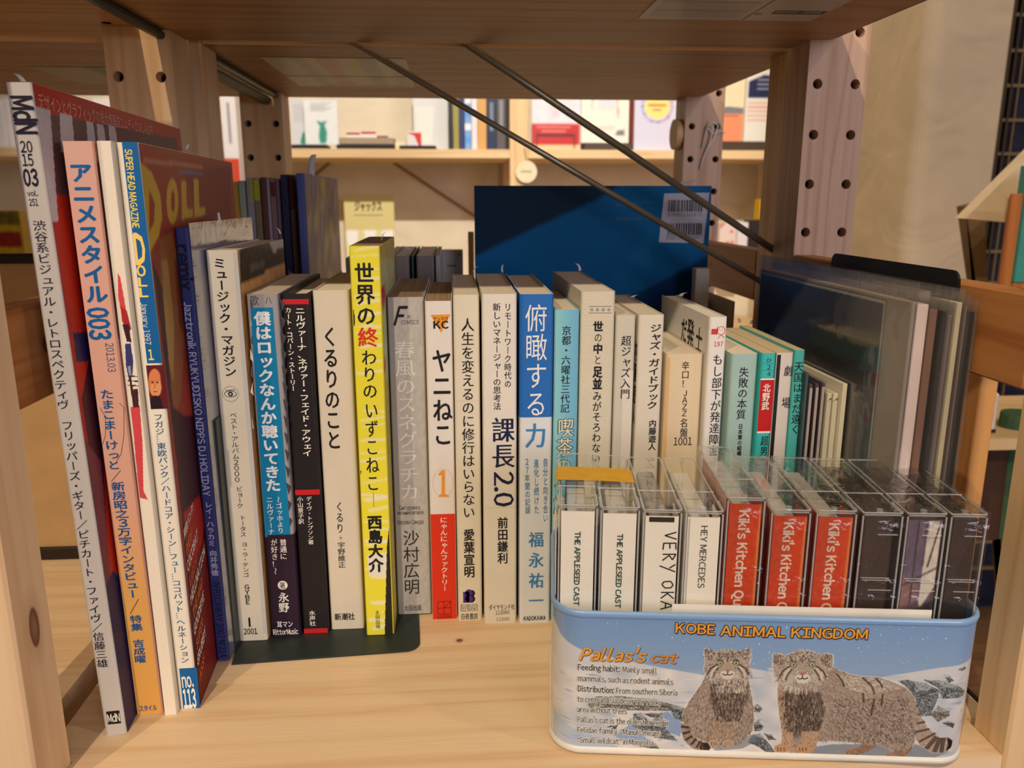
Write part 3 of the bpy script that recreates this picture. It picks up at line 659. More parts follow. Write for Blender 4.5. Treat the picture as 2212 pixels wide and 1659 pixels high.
c.poly([(393, 390), (404, 392), (405, 450), (418, 452), (418, 470), (394, 475)], YD); c.poly([(420, 386), (431, 388), (432, 446), (445, 448), (445, 466), (421, 470)], YD)
c.poly([(345, 520), (372, 500), (392, 600), (396, 760), (390, 860), (380, 900), (358, 800), (348, 640)], (150, 92, 40)); c.poly([(350, 560), (362, 560), (376, 700), (374, 830), (360, 760)], (176, 140, 74)); c.poly([(378, 560), (392, 590), (396, 720), (386, 700)], (120, 56, 26))
c.poly([(330, 560), (350, 620), (372, 880), (396, 900), (440, 900), (470, 1500), (425, 1530), (380, 1000)], (66, 22, 28)); c.poly([(394, 1110), (428, 1070), (440, 1130), (430, 1200), (405, 1240)], (170, 40, 26)); c.poly([(405, 1240), (440, 1160), (470, 1500), (430, 1530)], (120, 30, 26)); c.noise(4); c.blur(1)
c.build('cover_print', lambda u, v: (np.full_like(u, b.w+.0001), u+.001, v), PRINT_GLOSS, b.root)
b.R = Decal((b.w, 0, 0), (0, 1, 0), (0, 0, 1), (1, 0, 0), .0002)
for i, (tx, col) in enumerate([('東欧パンク!', W), ('PHEW', (220, 120, 50)), ('COCOBAT', W), ('EARTH', (220, 90, 50)), ('HELLNATION', W), ('THE MAD', (224, 120, 50)), ('GOODBYE', W), ('SUPER', (224, 120, 50)), ('GRUBBY', W), ('ASSF', (224, 120, 50))]):
    z = .085-i*.0082; b.R.hrow(tx, .004+.0012*(i % 2), .004+.0024*len(tx)*1.35, z, z+.0050, col, 'bold', layer=1, rise=.35)
b.R.build('cover_print', PRINT_GLOSS, b.root)

# ---- 5 navy magazine in a clear sleeve
b = BK('magazine', 'navy blue magazine with pale rotated lettering, in a clear sleeve', -.1277, -.1212, .3875, .2240, .118, (46, 54, 112), lean=-.0050, group=G, cat='magazine', page=PAGE_W, z0=.0012)
LT = (176, 176, 206); c = Canvas(.116, .223, 60, 90, (118, 120, 146), T=TR(b)); c.a[:] = (88, 96, 146); c.poly([(410, 490), (545, 478), (545, 520), (410, 535)], (120, 124, 164)); c.poly([(440, 560), (450, 555), (450, 660), (440, 660)], (52, 62, 130)); c.line([(415, 560), (545, 540)], .003, (92, 98, 140)); c.poly([(404, 600), (600, 560), (600, 1500), (440, 1500)], (170, 166, 166), .8); c.poly([(425, 1060), (470, 1060), (500, 1430), (470, 1430)], (70, 84, 150)); c.noise(3); c.blur(2)
c.build('cover_print', lambda u, v: (np.full_like(u, b.w+.0001), u+.001, v), PRINT_GLOSS, b.root)
b.rot('remix', (393, 528), (402, 628), 29, (16, 18, 44), 'heavy'); b.rot('Jazztronik RYUKYUDISKO NIPPS DJ HOLIDAY', (405, 652), (447, 1072), 15, LT, 'bold')
b.col('レイ・ハラカミ', (450, 1083), (458, 1180), 17, LT, 'bold'); b.col('向井秀徳', (460, 1188), (465, 1244), 17, LT, 'bold'); b.rot('AFRICAWAY 2007 N°214', (467, 1256), (483, 1420), 16, (18, 20, 50), 'mid'); b.done()
MB().box((b.w+.0003, .0, .0), (b.w+.0005, .119, .2262)).build('clear_sleeve', clear('sleeve_film', (244, 244, 246), .2, .12, .08, 60, .05), b.root)
# ---- 6 cream magazine, dark back picture
BEND = .1190
b = BK('magazine', 'thick cream magazine with a printed eye emblem, dark picture on its cover', -.1208, -.1054, .4062, .2126, .110, (226, 218, 196), lean=-.0020, group=G, cat='magazine', page=PAGE, z0=.0012)
b.col('ミュージック・マガジン', (473, 556), (499, 814), 27, K, 'bold')
u, v = b.P(498, 851); r_ = b.m(17); b.D.ell(u, v, r_, r_, K, 0, 28, ring=.00016)
b.D.ell(u, v, r_*.78, r_*.42, K, 1, 24, ring=.0003); b.D.ell(u, v, r_*.3, r_*.3, K, 1); b.D.ell(u, v, r_*.12, r_*.12, W, 3); b.D.line(u-r_*.6, v+r_*.45, u+r_*.6, v+r_*.55, .0003, K, 1)
b.col('ベスト・アルバム2000', (504, 890), (513, 1042), 16, K); b.col('ビョーク', (517, 1050), (519, 1098), 15, K); b.col('トータス', (524, 1112), (526, 1160), 15, K); b.col('ヨ・ラ・テンゴ', (528, 1170), (532, 1247), 15, K); b.col('GYBE', (533, 1262), (536, 1306), 14, K, 'bold')
u0, v1 = b.P(536, 1334); u1, v0 = b.P(542, 1354); b.D.rect(u0, v0, u1, v1, K, 1); b.row('2001', 526, 557, 1358, 1369, K, 'bold')
b.D.rect(b.w*.86, .004, b.w*.995, b.h-.001, (206, 204, 200), 0);  b.done()
c = Canvas(.109, .2125, 90, 110, (214, 160, 98), T=TR(b)); c.poly([(517, 540), (625, 500), (625, 566), (520, 610)], (58, 50, 44)); c.poly([(580, 520), (625, 500), (625, 530), (590, 545)], (190, 186, 176)); c.poly([(540, 575), (572, 562), (572, 576), (540, 590)], (96, 88, 80)); c.noise(9, 40); c.noise(4); c.build('cover_print', lambda u, v: (np.full_like(u, b.w+.0001), u+.0006, v), PRINT_GLOSS, b.root)

# ---- 7 blue band over grey photo jacket, purple-black belly band
b = BK('book', 'book with blue title stripe over a grey jacket and purple-black belly band', -.1036, -.0880, .4085, .1905, .118, (156, 152, 156), hard=False, group=G, z0=.0012, lean=-.001)
for i in range(14):
    y = 645+i*36; b.D.poly([b.P(540+(i % 3)*3, y), b.P(546, y+14), b.P(548, y+30), b.P(541, y+22)][::-1], (222, 220, 218) if i % 2 else (88, 84, 90), 0)
    b.D.poly([b.P(604+i*1.2, y), b.P(616+i*1.2, y+10), b.P(610+i*1.2, y+28)][::-1], (70, 66, 74), 0)
b.row('歌', 538, 560, 638, 660, (70, 66, 72), '', layer=1); b.row('八', 572, 588, 640, 656, (70, 66, 72), '', layer=1)
quad(b, [(541, 665), (589, 664), (628, 1160), (573, 1160)], (8, 122, 172), 2)
b.col('僕はロックなんか聴いてきた', (566, 672), (591, 1062), 34, (226, 232, 236), 'heavy', layer=4); b.col('～ゴッホより', (601, 1072), (607, 1152), 15, W, 'mid', layer=4); b.col('ニルヴァーナ', (582, 1072), (587, 1155), 15, W, 'mid', layer=4)
zt_ = zrow(.4085, 1155, 600)-.0012; b.wrap(.0, zt_, (44, 28, 46), .112, 'belly_band')
b.col('普通に', (612, 1163), (613, 1208), 16, W, 'mid', layer=6); b.col('が好き！～', (592, 1163), (596, 1240), 15, W, 'mid', layer=6)
u, v = b.P(611, 1263); b.D.ell(u, v, b.m(11), b.m(11), W, 6); b.col('著', (611, 1256), (611, 1271), 14, K, '', layer=8)
b.col('永野', (613, 1278), (614, 1322), 24, W, 'bold', layer=6); b.row('耳マン', 598, 634, 1341, 1353, W, 'bold', layer=6); b.row('RittorMusic', 590, 645, 1359, 1368, W, 'bold', layer=6); b.done()
# ---- 8 black with red bars
b = BK('book', 'black book with red bars and white two-line lettering', -.0872, -.0730, .4116, .1902, .113, (34, 30, 32), hard=True, group=G, z0=.0012)
for y0, y1 in ((645, 656), (1055, 1066), (1354, 1366)): b.band(y0, y1, (196, 34, 38), .04, .96, 1)
b.col('ニルヴァーナ、ネヴァー・フェイド・アウェイ', (648, 663), (664, 986), 21, W, 'bold'); b.col('カート・コバーン・ストーリー', (622, 663), (634, 845), 14, W, 'bold')
b.col('デイヴ・トンプソン著', (667, 1072), (672, 1176), 13, W, 'mid'); b.col('小山景子訳', (648, 1072), (651, 1132), 13, W, 'mid'); b.col('水声社', (674, 1318), (676, 1352), 15, W, 'mid'); b.done()
# ---- 9 off-white, wide
b = BK('book', 'thick plain off-white book with large black hiragana', -.0722, -.0536, .4148, .1916, .112, (216, 206, 186), hard=False, group=G, z0=.0012, inset=.001)
b.col('くるりのこと', (712, 704), (722, 972), 34, K, 'bold'); b.col('くるり', (733, 1083), (735, 1152), 18, K, 'mid'); b.col('+', (736, 1155), (736, 1168), 10, (90, 90, 90)); b.col('宇野維正', (737, 1170), (739, 1227), 17, K, 'mid'); b.row('新潮社', 722, 767, 1325, 1338, K, 'bold'); b.done()
# ---- 10 tall yellow
b = BK('book', 'tall yellow book with white brush strokes and angular lettering', -.0517, -.0364, .4073, .2143, .100, (232, 222, 60), group=G, z0=.0012, page=PAGE_D, inset=0.0)
c = Canvas(b.w-.0014, b.h, 50, 500, (230, 220, 62), T=lambda p: b.P(*p))
for i in range(42):
    y = 540+i*20+random.uniform(-8, 8); x = 752+(y-540)*.04; s_ = random.uniform(-14, 4); h_ = random.uniform(3, 9)
    if random.random() < .75: c.poly([(x+random.uniform(0, 30), y), (x+74, y+s_), (x+74, y+s_+h_), (x+random.uniform(0, 20), y+h_)], (232, 230, 214), .75)
c.blur(1); c.poly([(790, 1200), (850, 1190), (850, 1240), (795, 1245)], (226, 224, 206)); c.poly([(833, 1180), (862, 900), (870, 1380), (828, 1380)], (44, 40, 30)); c.poly([(756, 660), (762, 672), (764, 700), (757, 715)], (40, 36, 30))
c.poly([(768, 1010), (778, 1018), (775, 1030), (770, 1044)], (40, 36, 30)); c.ell(767, 910, 2.5, 3.5, (40, 36, 30)); c.poly([(818, 590), (828, 600), (830, 640), (820, 650)], (200, 40, 60), .7)
c.build('spine_print', lambda u, v: (u+.0007, np.full_like(u, -.00005), v), PRINT_GLOSS, b.root); b.D.O = b.D.O+np.array([0, -.00006, 0])
b.col('世界の', (786, 566), (792, 704), 42, K, 'bold'); b.col('終', (794, 706), (796, 750), 44, (214, 52, 40), 'bold'); b.col('わりの', (797, 754), (800, 862), 34, K, 'mid'); b.col('いずこねこ', (802, 866), (806, 1062), 30, K, 'mid'); b.col('｜', (806, 1064), (808, 1094), 8, K, 'bold')
b.col('西島大介', (809, 1112), (813, 1236), 34, K, 'heavy'); b.col('太田出版', (815, 1318), (817, 1357), 11, K); b.done()
c = Canvas(.099, .214, 20, 90, (190, 176, 90), T=TR(b)); c.poly([(822, 560), (850, 560), (850, 820), (826, 820)], (196, 200, 150)); c.ell(826, 640, 6, 26, (196, 40, 60)); c.ell(829, 790, 4, 20, (196, 60, 60)); c.noise(6); c.build('cover_print', lambda u, v: (np.full_like(u, b.w+.0001), u+.0006, v), PRINT, b.root)
# ---- 11 grey comic
b = BK('book', 'thick grey comic with pale faint title lettering, on the black bookend plate', -.0357, -.0160, .4290, .1860, .108, (176, 172, 164), group=G, z0=.0012, page=PAGE_D, cat='comic')
c = Canvas(b.w-.0014, b.h, 40, 260, (180, 176, 168)); c.noise(5, 14); c.noise(3); c.blur(1); c.a[:, :7] = (166, 160, 152); c.build('spine_print', lambda u, v: (u+.0007, np.full_like(u, -.00005), v), PRINT, b.root); b.D.O = b.D.O+np.array([0, -.00006, 0])
b.row('F', 848, 872, 662, 702, K, 'bold', slant=.3); b.row('x', 878, 888, 678, 687, (90, 90, 90), layer=2); b.row('COMICS', 866, 905, 692, 700, (70, 70, 70))
b.col('春風のスネグラチカ', (873, 735), (886, 1080), 44, (214, 210, 200), 'mid'); b.row('Снегурочка в', 862, 908, 1092, 1100, (70, 66, 62)); b.row('весенний ветерок', 858, 916, 1103, 1110, (70, 66, 62)); b.row('Хироаки Самура', 858, 915, 1123, 1131, (70, 66, 62))
b.col('沙村広明', (888, 1144), (890, 1284), 38, K, ''); b.row('太田出版', 873, 911, 1307, 1318, (70, 66, 62), 'mid'); b.done()
# ---- 12 white / red comic
b = BK('book', 'slim white comic with a red lower band and an orange numeral', -.0155, -.0010, .4239, .1856, .105, (226, 220, 212), group=G, page=PAGE_D, cat='comic')
OR = (232, 152, 44)
b.D.poly([b.P(930, 680), b.P(973, 679), b.P(953, 719)][::-1], OR, 0); b.row('ヤンマガ', 935, 968, 684, 693, K, 'mid'); b.row('KC', 936, 970, 694, 709, K, 'heavy')
b.col('ヤニねこ', (954, 752), (957, 964), 44, K, 'bold'); u, v = b.P(957, 1043); b.D.ell(u, v, b.m(23), b.m(33), OR, 0, 36, ring=.00018); b.D.poly([b.P(*p) for p in [(954, 1016), (961, 1015), (961, 1067), (970, 1070), (970, 1073), (947, 1073), (947, 1070), (954, 1067), (954, 1026), (947, 1027), (947, 1024)]][::-1], OR, 2)
b.band(1107, 1338, (216, 52, 26), 0.02, .97, 0); b.col('にゃんにゃんファクトリー', (958, 1116), (961, 1277), 17, W, 'mid')
for (xa, ya, xb, yb) in [(946, 1300, 974, 1298), (974, 1298, 974, 1326), (946, 1326, 974, 1326), (946, 1300, 946, 1326), (946, 1314, 974, 1312), (959, 1299, 959, 1326), (960, 1313, 974, 1298)]: b.D.line(*b.P(xa, ya), *b.P(xb, yb), .00028, (70, 20, 20), 2)
b.row('KODANSHA', 944, 977, 1329, 1335, (110, 30, 26), 'mid'); b.done()
# ---- 13 cream business book
b = BK('book', 'cream book with a purple and black rounded emblem near its foot', -.0005, .0134, .4212, .1891, .120, (222, 214, 192), group=G)
b.col('人生を変えるのに修行はいらない', (1010, 686), (1013, 1120), 29, K, 'mid'); b.col('愛葉宣明', (1013, 1142), (1014, 1248), 26, K, 'bold')
u, v = b.P(1013, 1287); q = b.m(9); b.D.ell(u+q*.6, v+q*.7, q, q*.95, K, 0); b.D.ell(u+q*.6, v-q*.9, q, q*1.05, K, 0); PU = (84, 40, 140)
b.D.rect(u-q*1.5, v-q*1.9, u+q*.1, v+q*1.2, PU, 1); b.D.ell(u, v+q*.9, q*.95, q*.95, PU, 1); b.D.ell(u, v-q*.8, q, q*1.1, PU, 1)
b.row('BYAKUYA', 995, 1033, 1305, 1311, K, ''); b.row('BIZ BOOKS', 995, 1033, 1313, 1319, K, ''); b.row('白夜書房', 995, 1033, 1325, 1337, K, 'mid'); b.D.line(.0004, b.P(1010, 866)[1], b.w-.0004, b.P(1010, 866)[1], .0001, (180, 170, 150), 0); b.done()
# ---- 14 white, navy title
b = BK('book', 'white book with a large navy title and two small columns above it', .0146, .0330, .4168, .1899, .122, (228, 222, 210), group=G)
NV = (28, 32, 70)
b.col('リモートワーク時代の', (1097, 654), (1097, 838), 16, K, 'mid'); b.col('新しいマネージャーの思考法', (1073, 654), (1074, 886), 18, K, 'mid'); b.col('課長', (1087, 900), (1087, 1012), 52, NV, 'serif'); b.rot('2.0', (1088, 1018), (1088, 1096), 44, NV, 'serif')
b.col('前田鎌利', (1086, 1116), (1086, 1218), 25, K, 'bold'); b.row('ダイヤモンド社', 1056, 1112, 1306, 1316, K, 'mid'); b.row('113066', 1070, 1101, 1319, 1326, K); b.D.line(.0006, b.P(1090, 1096)[1], b.w-.0006, b.P(1090, 1096)[1], .00012, (170, 164, 150), 0); b.row('113066', 1072, 1101, 1334, 1340, (120, 116, 110)); b.done()
# ---- 15 blue top
b = BK('book', 'book with a blue upper half and white lower half, large flowing title', .0346, .0522, .4157, .1898, .118, (222, 226, 230), hard=False, group=G, inset=.0012)
BB = (38, 108, 188); LB = (62, 132, 190); b.wrap(zrow(.4157, 901, 1157), b.h, BB, .112, 'blue_jacket')
b.col('俯瞰する', (1158, 655), (1158, 902), 50, (236, 238, 240), '', layer=3); b.col('力', (1157, 912), (1157, 968), 50, LB, 'serif')
b.col('27年間の記録'.replace('27', '２７'), (1138, 988), (1140, 1110), 12, LB); b.col('進化し続けた', (1158, 990), (1159, 1110), 12, LB); b.col('自分と向き合い', (1178, 988), (1178, 1128), 12, LB); b.col('福永祐一', (1158, 1142), (1158, 1318), 36, LB, 'serif', fill=.78); b.row('KADOKAWA', 1131, 1179, 1331, 1338, K, 'bold'); b.done()
# ---- 16 cyan
b = BK('book', 'pale cyan book with outlined cream lettering, next to the blue-topped book', .0530, .0663, .4170, .1812, .095, (150, 206, 212), group=G)
c = Canvas(b.w-.0014, b.h, 20, 200, (150, 210, 214), T=lambda p: b.P(*p))
for i in range(20): c.a[:, i] = np.array((140, 206, 212))*(1-i/19)+np.array((110, 180, 218))*(i/19)
c.poly([(1190, 1100), (1260, 1100), (1260, 1400), (1190, 1400)], (222, 224, 210)); c.build('spine_print', lambda u, v: (u+.0007, np.full_like(u, -.00005), v), PRINT, b.root); b.D.O = b.D.O+np.array([0, -.00006, 0])
b.col('京都・六曜社三代記', (1224, 703), (1220, 892), 21, K, 'mid'); b.col('喫茶の一族', (1223, 902), (1212, 1110), 39, (60, 80, 80), 'heavy', layer=1); b.col('喫茶の一族', (1223, 902), (1212, 1110), 37, (226, 222, 196), 'mid', layer=4); b.done()
# ---- 17 textured cream, tall
b = BK('book', 'tall thick book in textured cream with an ornamental rule near the top', .0672, .0856, .4185, .1906, .122, (216, 208, 186), group=G, page=PAGE_W, inset=.0004)
bumpify(b.cov, 700, .3, .001)
for y in (662, 676): b.D.line(*b.P(1272, y), *b.P(1321, y), .00022, (70, 74, 82), 1)
for i in range(4):
    u, v = b.P(1278+i*12.5, 669)
    for k in range(6): b.D.ell(u+.0006*math.cos(k*PI/3), v+.0006*math.sin(k*PI/3), .0003, .0003, (130, 136, 144), 1, 8)
b.col('世', (1292, 693), (1292, 717), 23, K, 'heavy'); b.col('の', (1292, 718), (1292, 740), 19, K); b.col('中', (1292, 741), (1291, 765), 22, K, 'heavy'); b.col('と', (1291, 766), (1291, 788), 18, K); b.col('足並', (1291, 790), (1290, 842), 22, K, 'heavy'); b.col('みがそろわない', (1290, 844), (1287, 1000), 21, K, 'mid'); b.done()
# ---- 18, 19 paperbacks
b = BK('book', 'plain cream paperback with thin black title, its right half paler', .0866, .0974, .4200, .1776, .092, (208, 202, 186), group=G)
b.D.rect(b.w*.45, .004, b.w*.95, .147, (224, 216, 202), 0); b.col('超ジャズ入門', (1353, 724), (1350, 862), 23, K, 'mid'); b.done()
b = BK('book', 'cream paperback with a bold slanting title and a name below', .0990, .1130, .4200, .1776, .096, (222, 214, 196), group=G, page=PAGE)
b.col('ジャズ・ガイドブック', (1417, 699), (1408, 884), 26, K, 'bold'); b.col('内藤遊人', (1410, 906), (1408, 973), 18, K, 'bold')
for i, ch_ in enumerate('内藤遊人'): b.L.hrow(ch_, b.d-.006, b.d-.001, .152-i*.012, .163-i*.012, K, 'bold')
b.done()
# ---- 20 short thick cream with latin caps
b = BK('book', 'short thick cream paperback with capital letters and four digits', .1150, .1355, .4200, .1560, .078, (222, 202, 168), group=G)
b.D.rect(.0006, .002, .0022, b.h-.002, (222, 176, 116), 0); b.col('辛口！', (1481, 780), (1480, 838), 19, K, 'mid'); b.col('JAZZ', (1480, 842), (1478, 900), 15, K, 'mid'); b.col('名盤', (1478, 903), (1477, 944), 19, K, 'mid'); b.row('1001', 1455, 1495, 945, 961, K, 'mid'); b.done()
# ---- 21 white with red reader logo
b = BK('book', 'white paperback with a small red line-drawn reader mark and red number', .1362, .1460, .4150, .1768, .100, (228, 224, 218), group=G, page=PAGE_W)
RDD = (206, 56, 40); u, v = b.P(1543, 716); q = b.m(6.5); b.D.rect(u-q, v-q, u+q, v+q*.9, RDD, 1); u, v = b.P(1558, 714); q = b.m(9)
b.D.ell(u, v, q, q*1.1, RDD, 1, 20, ring=.0003); b.D.line(u-q, v-q*1.0, u-q, v+q*1.1, .0003, RDD, 1); b.D.line(u, v-q, u-q*.7, v-q*1.9, .0003, RDD, 1); b.D.line(u, v-q, u+q*.8, v-q*1.8, .0003, RDD, 1); b.D.ell(u-q*.35, v+q*.2, .0002, .0003, RDD, 1, 8); b.D.ell(u+q*.3, v+q*.2, .0002, .0003, RDD, 1, 8)
b.row('197', 1542, 1562, 738, 748, RDD, 'mid'); b.col('もし部下が発達障害', (1551, 764), (1540, 985), 24, K, 'mid')
for (ch_, xa, ya, sz) in (('だ', 1478, 712, .012), ('発', 1492, 720, .014), ('士', 1510, 735, .012)):
    u, v = b.PLf(xa, ya); b.L.hrow(ch_, u-sz/2, u+sz/2, v-sz*.6, v+sz*.6, K, 'bold')
b.done()
# ---- 22..25 pocket books
b = BK('book', 'greyish-green pocket book with two lines of black lettering', .1478, .1624, .4100, .1575, .075, (160, 190, 184), group=G, inset=0.0, t=.00018)
b.col('失敗の本質', (1608, 792), (1600, 906), 23, K, 'mid'); b.col('日本軍の組織', (1600, 915), (1596, 985), 11, K, 'bold'); b.done()
b = BK('book', 'turquoise pocket book with a red middle band and white characters', .1628, .1706, .4060, .1585, .085, (60, 184, 184), group=G, page=PAGE_T, inset=0.0, t=.00018)
for y in (785, 800): b.D.line(*b.P(1640, y), *b.P(1672, y), .0001, (20, 110, 116), 1)
b.row('ひ', 1655, 1667, 773, 783, K, ''); b.row('2', 1657, 1665, 788, 798, K); b.row('4', 1657, 1665, 803, 812, K); b.band(815, 932, W, .02, .98, 0); b.band(818, 928, (192, 24, 20), .02, .98, 1)
b.col('北野武', (1657, 828), (1652, 886), 18, W, 'bold', layer=3); b.col('超男', (1652, 941), (1649, 985), 18, K, 'mid'); b.done()
b = BK('book', 'white pocket book with a black brushed cover, two spaced characters on its spine', .1709, .1802, .4060, .1585, .085, (218, 210, 202), group=G, page=PAGE_T, inset=0.0, t=.00018)
b.D.rect(.0002, .0, b.w*.24, b.h-.001, (28, 26, 28), 0); b.D.rect(b.w*.24, .03, b.w*.30, .10, (60, 56, 56), 0)
b.col('劇', (1703, 789), (1702, 813), 20, K, 'mid'); b.col('場', (1698, 857), (1697, 882), 20, K, 'mid')
c = Canvas(.084, .158, 50, 120, (30, 28, 30)); c.noise(10, 12); c.build('cover_print', lambda u, v: (np.full_like(u, -.0001), .085-u, v), PRINT, b.root); b.L.O = np.array([-.0001, b.d, 0])
for i, ch_ in enumerate('人語直樹'): b.L.hrow(ch_, b.d-.008, b.d-.001, .134-i*.015, .146-i*.015, W, 'mid', layer=1)
b.done()
b = BK('book', 'slim turquoise pocket book with black title, at the right end of the books', .1804, .1859, .4050, .1600, .085, (78, 182, 178), group=G, page=PAGE_T, inset=0.0, t=.00018)
b.col('天国はまだ遠く', (1726, 780), (1717, 938), 21, K, 'mid'); b.done()
for xx in (.1752, .1838):  # dark ribbon-like tear marks at the heads
    pass

# ================================================================== CARDS, DISCS, RECORD SLEEVES
CASE = clear('case_plastic', (250, 250, 249), .20, .04, 0, 100, .0)
FILM = clear('wrap_film', (251, 251, 251), .16, .10, .5, 70, .004)
SLV = clear('sleeve_plastic', (246, 246, 248), .2, .12, .25, 30, .045)
GC = 'slim cases and cards right of the books'
def slim(name, label, cat, x0, x1, Y, h, d, col, group=None, print_left=None, spine=None, folded=False):
    t = thing(name, label, cat, (x0, Y, 0), group=group); w = x1-x0
    MB().box((0, .0008, 0), (w, d, h), r=min(.0003, w*.2)).build('body' if not folded else 'folded_card', plain('cover_%d_%d_%d' % tuple(col), col, .5, noise=.03), t)
    if spine: spine(t, w, h)
    if print_left:
        c = Canvas(d-.001, h-.001, 60, 80, col); print_left(c); c.build('cover_print', lambda u, v: (np.full_like(u, -.0001), d-.0005-u, v+.0005), PRINT_GLOSS, t)
    return t
def pt_teal(c):
    w, h = c.w, c.h; c.a[:] = (58, 86, 92); c.noise(12, 12)
    for i in range(26):
        a = random.uniform(-.6, 1.4); x, y = w*.75, h*.62; r_ = random.uniform(.3, .8)*w; c.line([(x, y), (x+math.cos(a+2)*r_, y+math.sin(a+2)*r_)], .0007, (110, 150, 156), .5)
    for i in range(9): c.line([(w*.55, h*(.9-.07*i)), (w*.62, h*(.9-.07*i))], .002, (30, 44, 50), .9)
    c.blur(1)
t = slim('compact_disc_case', 'dark teal patterned slim case beside the turquoise book', 'disc case', .1862, .1879, .4020, .1480, .10, (70, 92, 96), GC, pt_teal)
for k, (xa, Yv, hh, lab) in enumerate([(.1886, .4015, .1420, 'first'), (.1915, .4005, .1425, 'second'), (.1943, .3995, .1430, 'third')]):
    def sp(t, w, h):
        d = Decal((0, .0007, 0), (1, 0, 0), (0, 0, 1), (0, -1, 0)); d.rect(w*.1, .004, w*.9, h-.002, (196, 186, 184), 0)
        for j in range(6): d.rect(w*.15, .03+j*.012, w*.85, .034+j*.012+random.uniform(0, .006), (84, 66, 88), 1)
        d.build('spine_print', PRINT_GLOSS, t)
    nm = {'first': 'leftmost', 'second': 'middle', 'third': 'rightmost'}[lab]
    t = slim('compact_disc_case', nm+' of the three clear slim cases with grey-purple marked spines', 'disc case', xa, xa+.0018, Yv, hh, .12, (84, 70, 88), GC, None, sp)
    MB().box((-.0006, 0, 0), (.0024, .124, hh+.001), r=.0002).build('clear_case', CASE, t)
CW = (216, 210, 192)
def fold(t, w, h):
    b = MB(); b.add([(0, .0006, h-.004), (w*.5, -.0006, h-.002), (w, .0006, h-.004), (w, .003, h), (0, .003, h)], [(0, 1, 3, 4), (1, 2, 3)]); b.build('folded_corner', plain('cover_%d_%d_%d' % CW, CW, .5, noise=.03), t)
slim('paper_sleeve', 'narrow white paper sleeve with folded top, nearer the slim cases', 'sleeve', .1975, .2000, .3985, .1375, .12, CW, GC, None, fold)
slim('paper_sleeve', 'narrow white paper sleeve with folded top, against the thick white case', 'sleeve', .2006, .2032, .3980, .1375, .12, CW, GC, None, fold)
slim('card_case', 'taller white card case, last before the large clear record sleeve', 'case', .2038, .2062, .3950, .1435, .125, (224, 218, 200), GC, None)

GR = 'record sleeves packed at the right of the shelf'
SLV1 = clear('sleeve_plastic_wide', (240, 240, 242), .25, .12, .2, 30, .035)
def record(label, x0, x1, Y, h, col, film=True, fm=None, d=.184, fz=.006, border=None, px=None):
    t = thing('record_sleeve', label, 'record', (x0, Y, 0), group=GR); w = x1-x0
    g = .0004; MB().box((g, .0022, .0004), (w-g, d, h-fz), r=min(.0004, w*.2)).build('card_jacket', plain('cover_%d_%d_%d' % tuple(col), col, .45, noise=.08, nscale=20), t)
    if film:
        b = MB(); n = 14; rows = []
        for j in range(n+1):
            z = h*j/n; q = random.uniform(-.0003, .0003); rows.append([(0, d+.004, z), (q*.3, d*.5, z), (0, .002, z), (w*.5+q, -.0004+q, z), (w, .002, z), (w-q*.3, d*.5, z), (w, d+.004, z)])
        b.strip(rows); b.build('clear_outer', fm or SLV, t, smooth=True)
    return t
t = record('front record in a wide clear outer sleeve, dark slate jacket with painted-in room reflection and a blue oval', .2072, .2098, .3450, .2015, (158, 146, 130), d=.186, fz=.009, fm=SLV1)
c = Canvas(.160, .190, 120, 150, (54, 60, 70)); w, h = c.w, c.h
for i in range(120): c.a[:, i] = np.array((78, 86, 116))*(1-i/119)**1.6+np.array((14, 16, 20))*(i/119)  # blue-grey to black fade paints the room's reflection into the jacket
c.poly([(0, h*.50), (w, h*.86), (w, h*.72), (w*.2, h*.42)], (110, 104, 98), .35); c.ell(w*.14, h*.70, .011, .018, (24, 52, 90)); c.poly([(w*.30, h*.55), (w*.50, h*.58), (w*.50, h*.66), (w*.36, h*.70), (w*.30, h*.64)], (120, 116, 112), .8); c.poly([(w*.30, h*.66), (w*.46, h*.72), (w*.44, h*.78), (w*.33, h*.74)], (40, 42, 46), .9)
c.blur(1)
for p in ([(0, h*.992), (w*.992, h*.992)], [(w*.992, h*.992), (w*.992, 0)]): c.line(p, .0014, (196, 196, 186))
c.build('jacket_reflection_print', lambda u, v: (np.full_like(u, .00025), .184-u, v+.001), printed('printed_record', .14, .5, .8), t)
record('pale pink record jacket right behind the front clear sleeve', .2101, .2166, .3460, .1975, (236, 216, 208))
record('brown record jacket with a scuffed spine', .2169, .2214, .3465, .1950, (132, 92, 72))
record('black record jacket beside the brown one', .2217, .2244, .3440, .1945, (22, 20, 20))
record('purple and grey streaked record jacket in crumpled film', .2247, .2278, .3450, .1925, (126, 112, 118))
record('cream record jacket standing a little taller, with blue spine marks', .2281, .2312, .3440, .1985, (222, 214, 186))
record('thin grey record jacket near the right end', .2315, .2331, .3430, .1965, (128, 112, 112))
record('last black record jacket with a frayed edge, at the right end', .2334, .2350, .3400, .1945, (26, 24, 30))

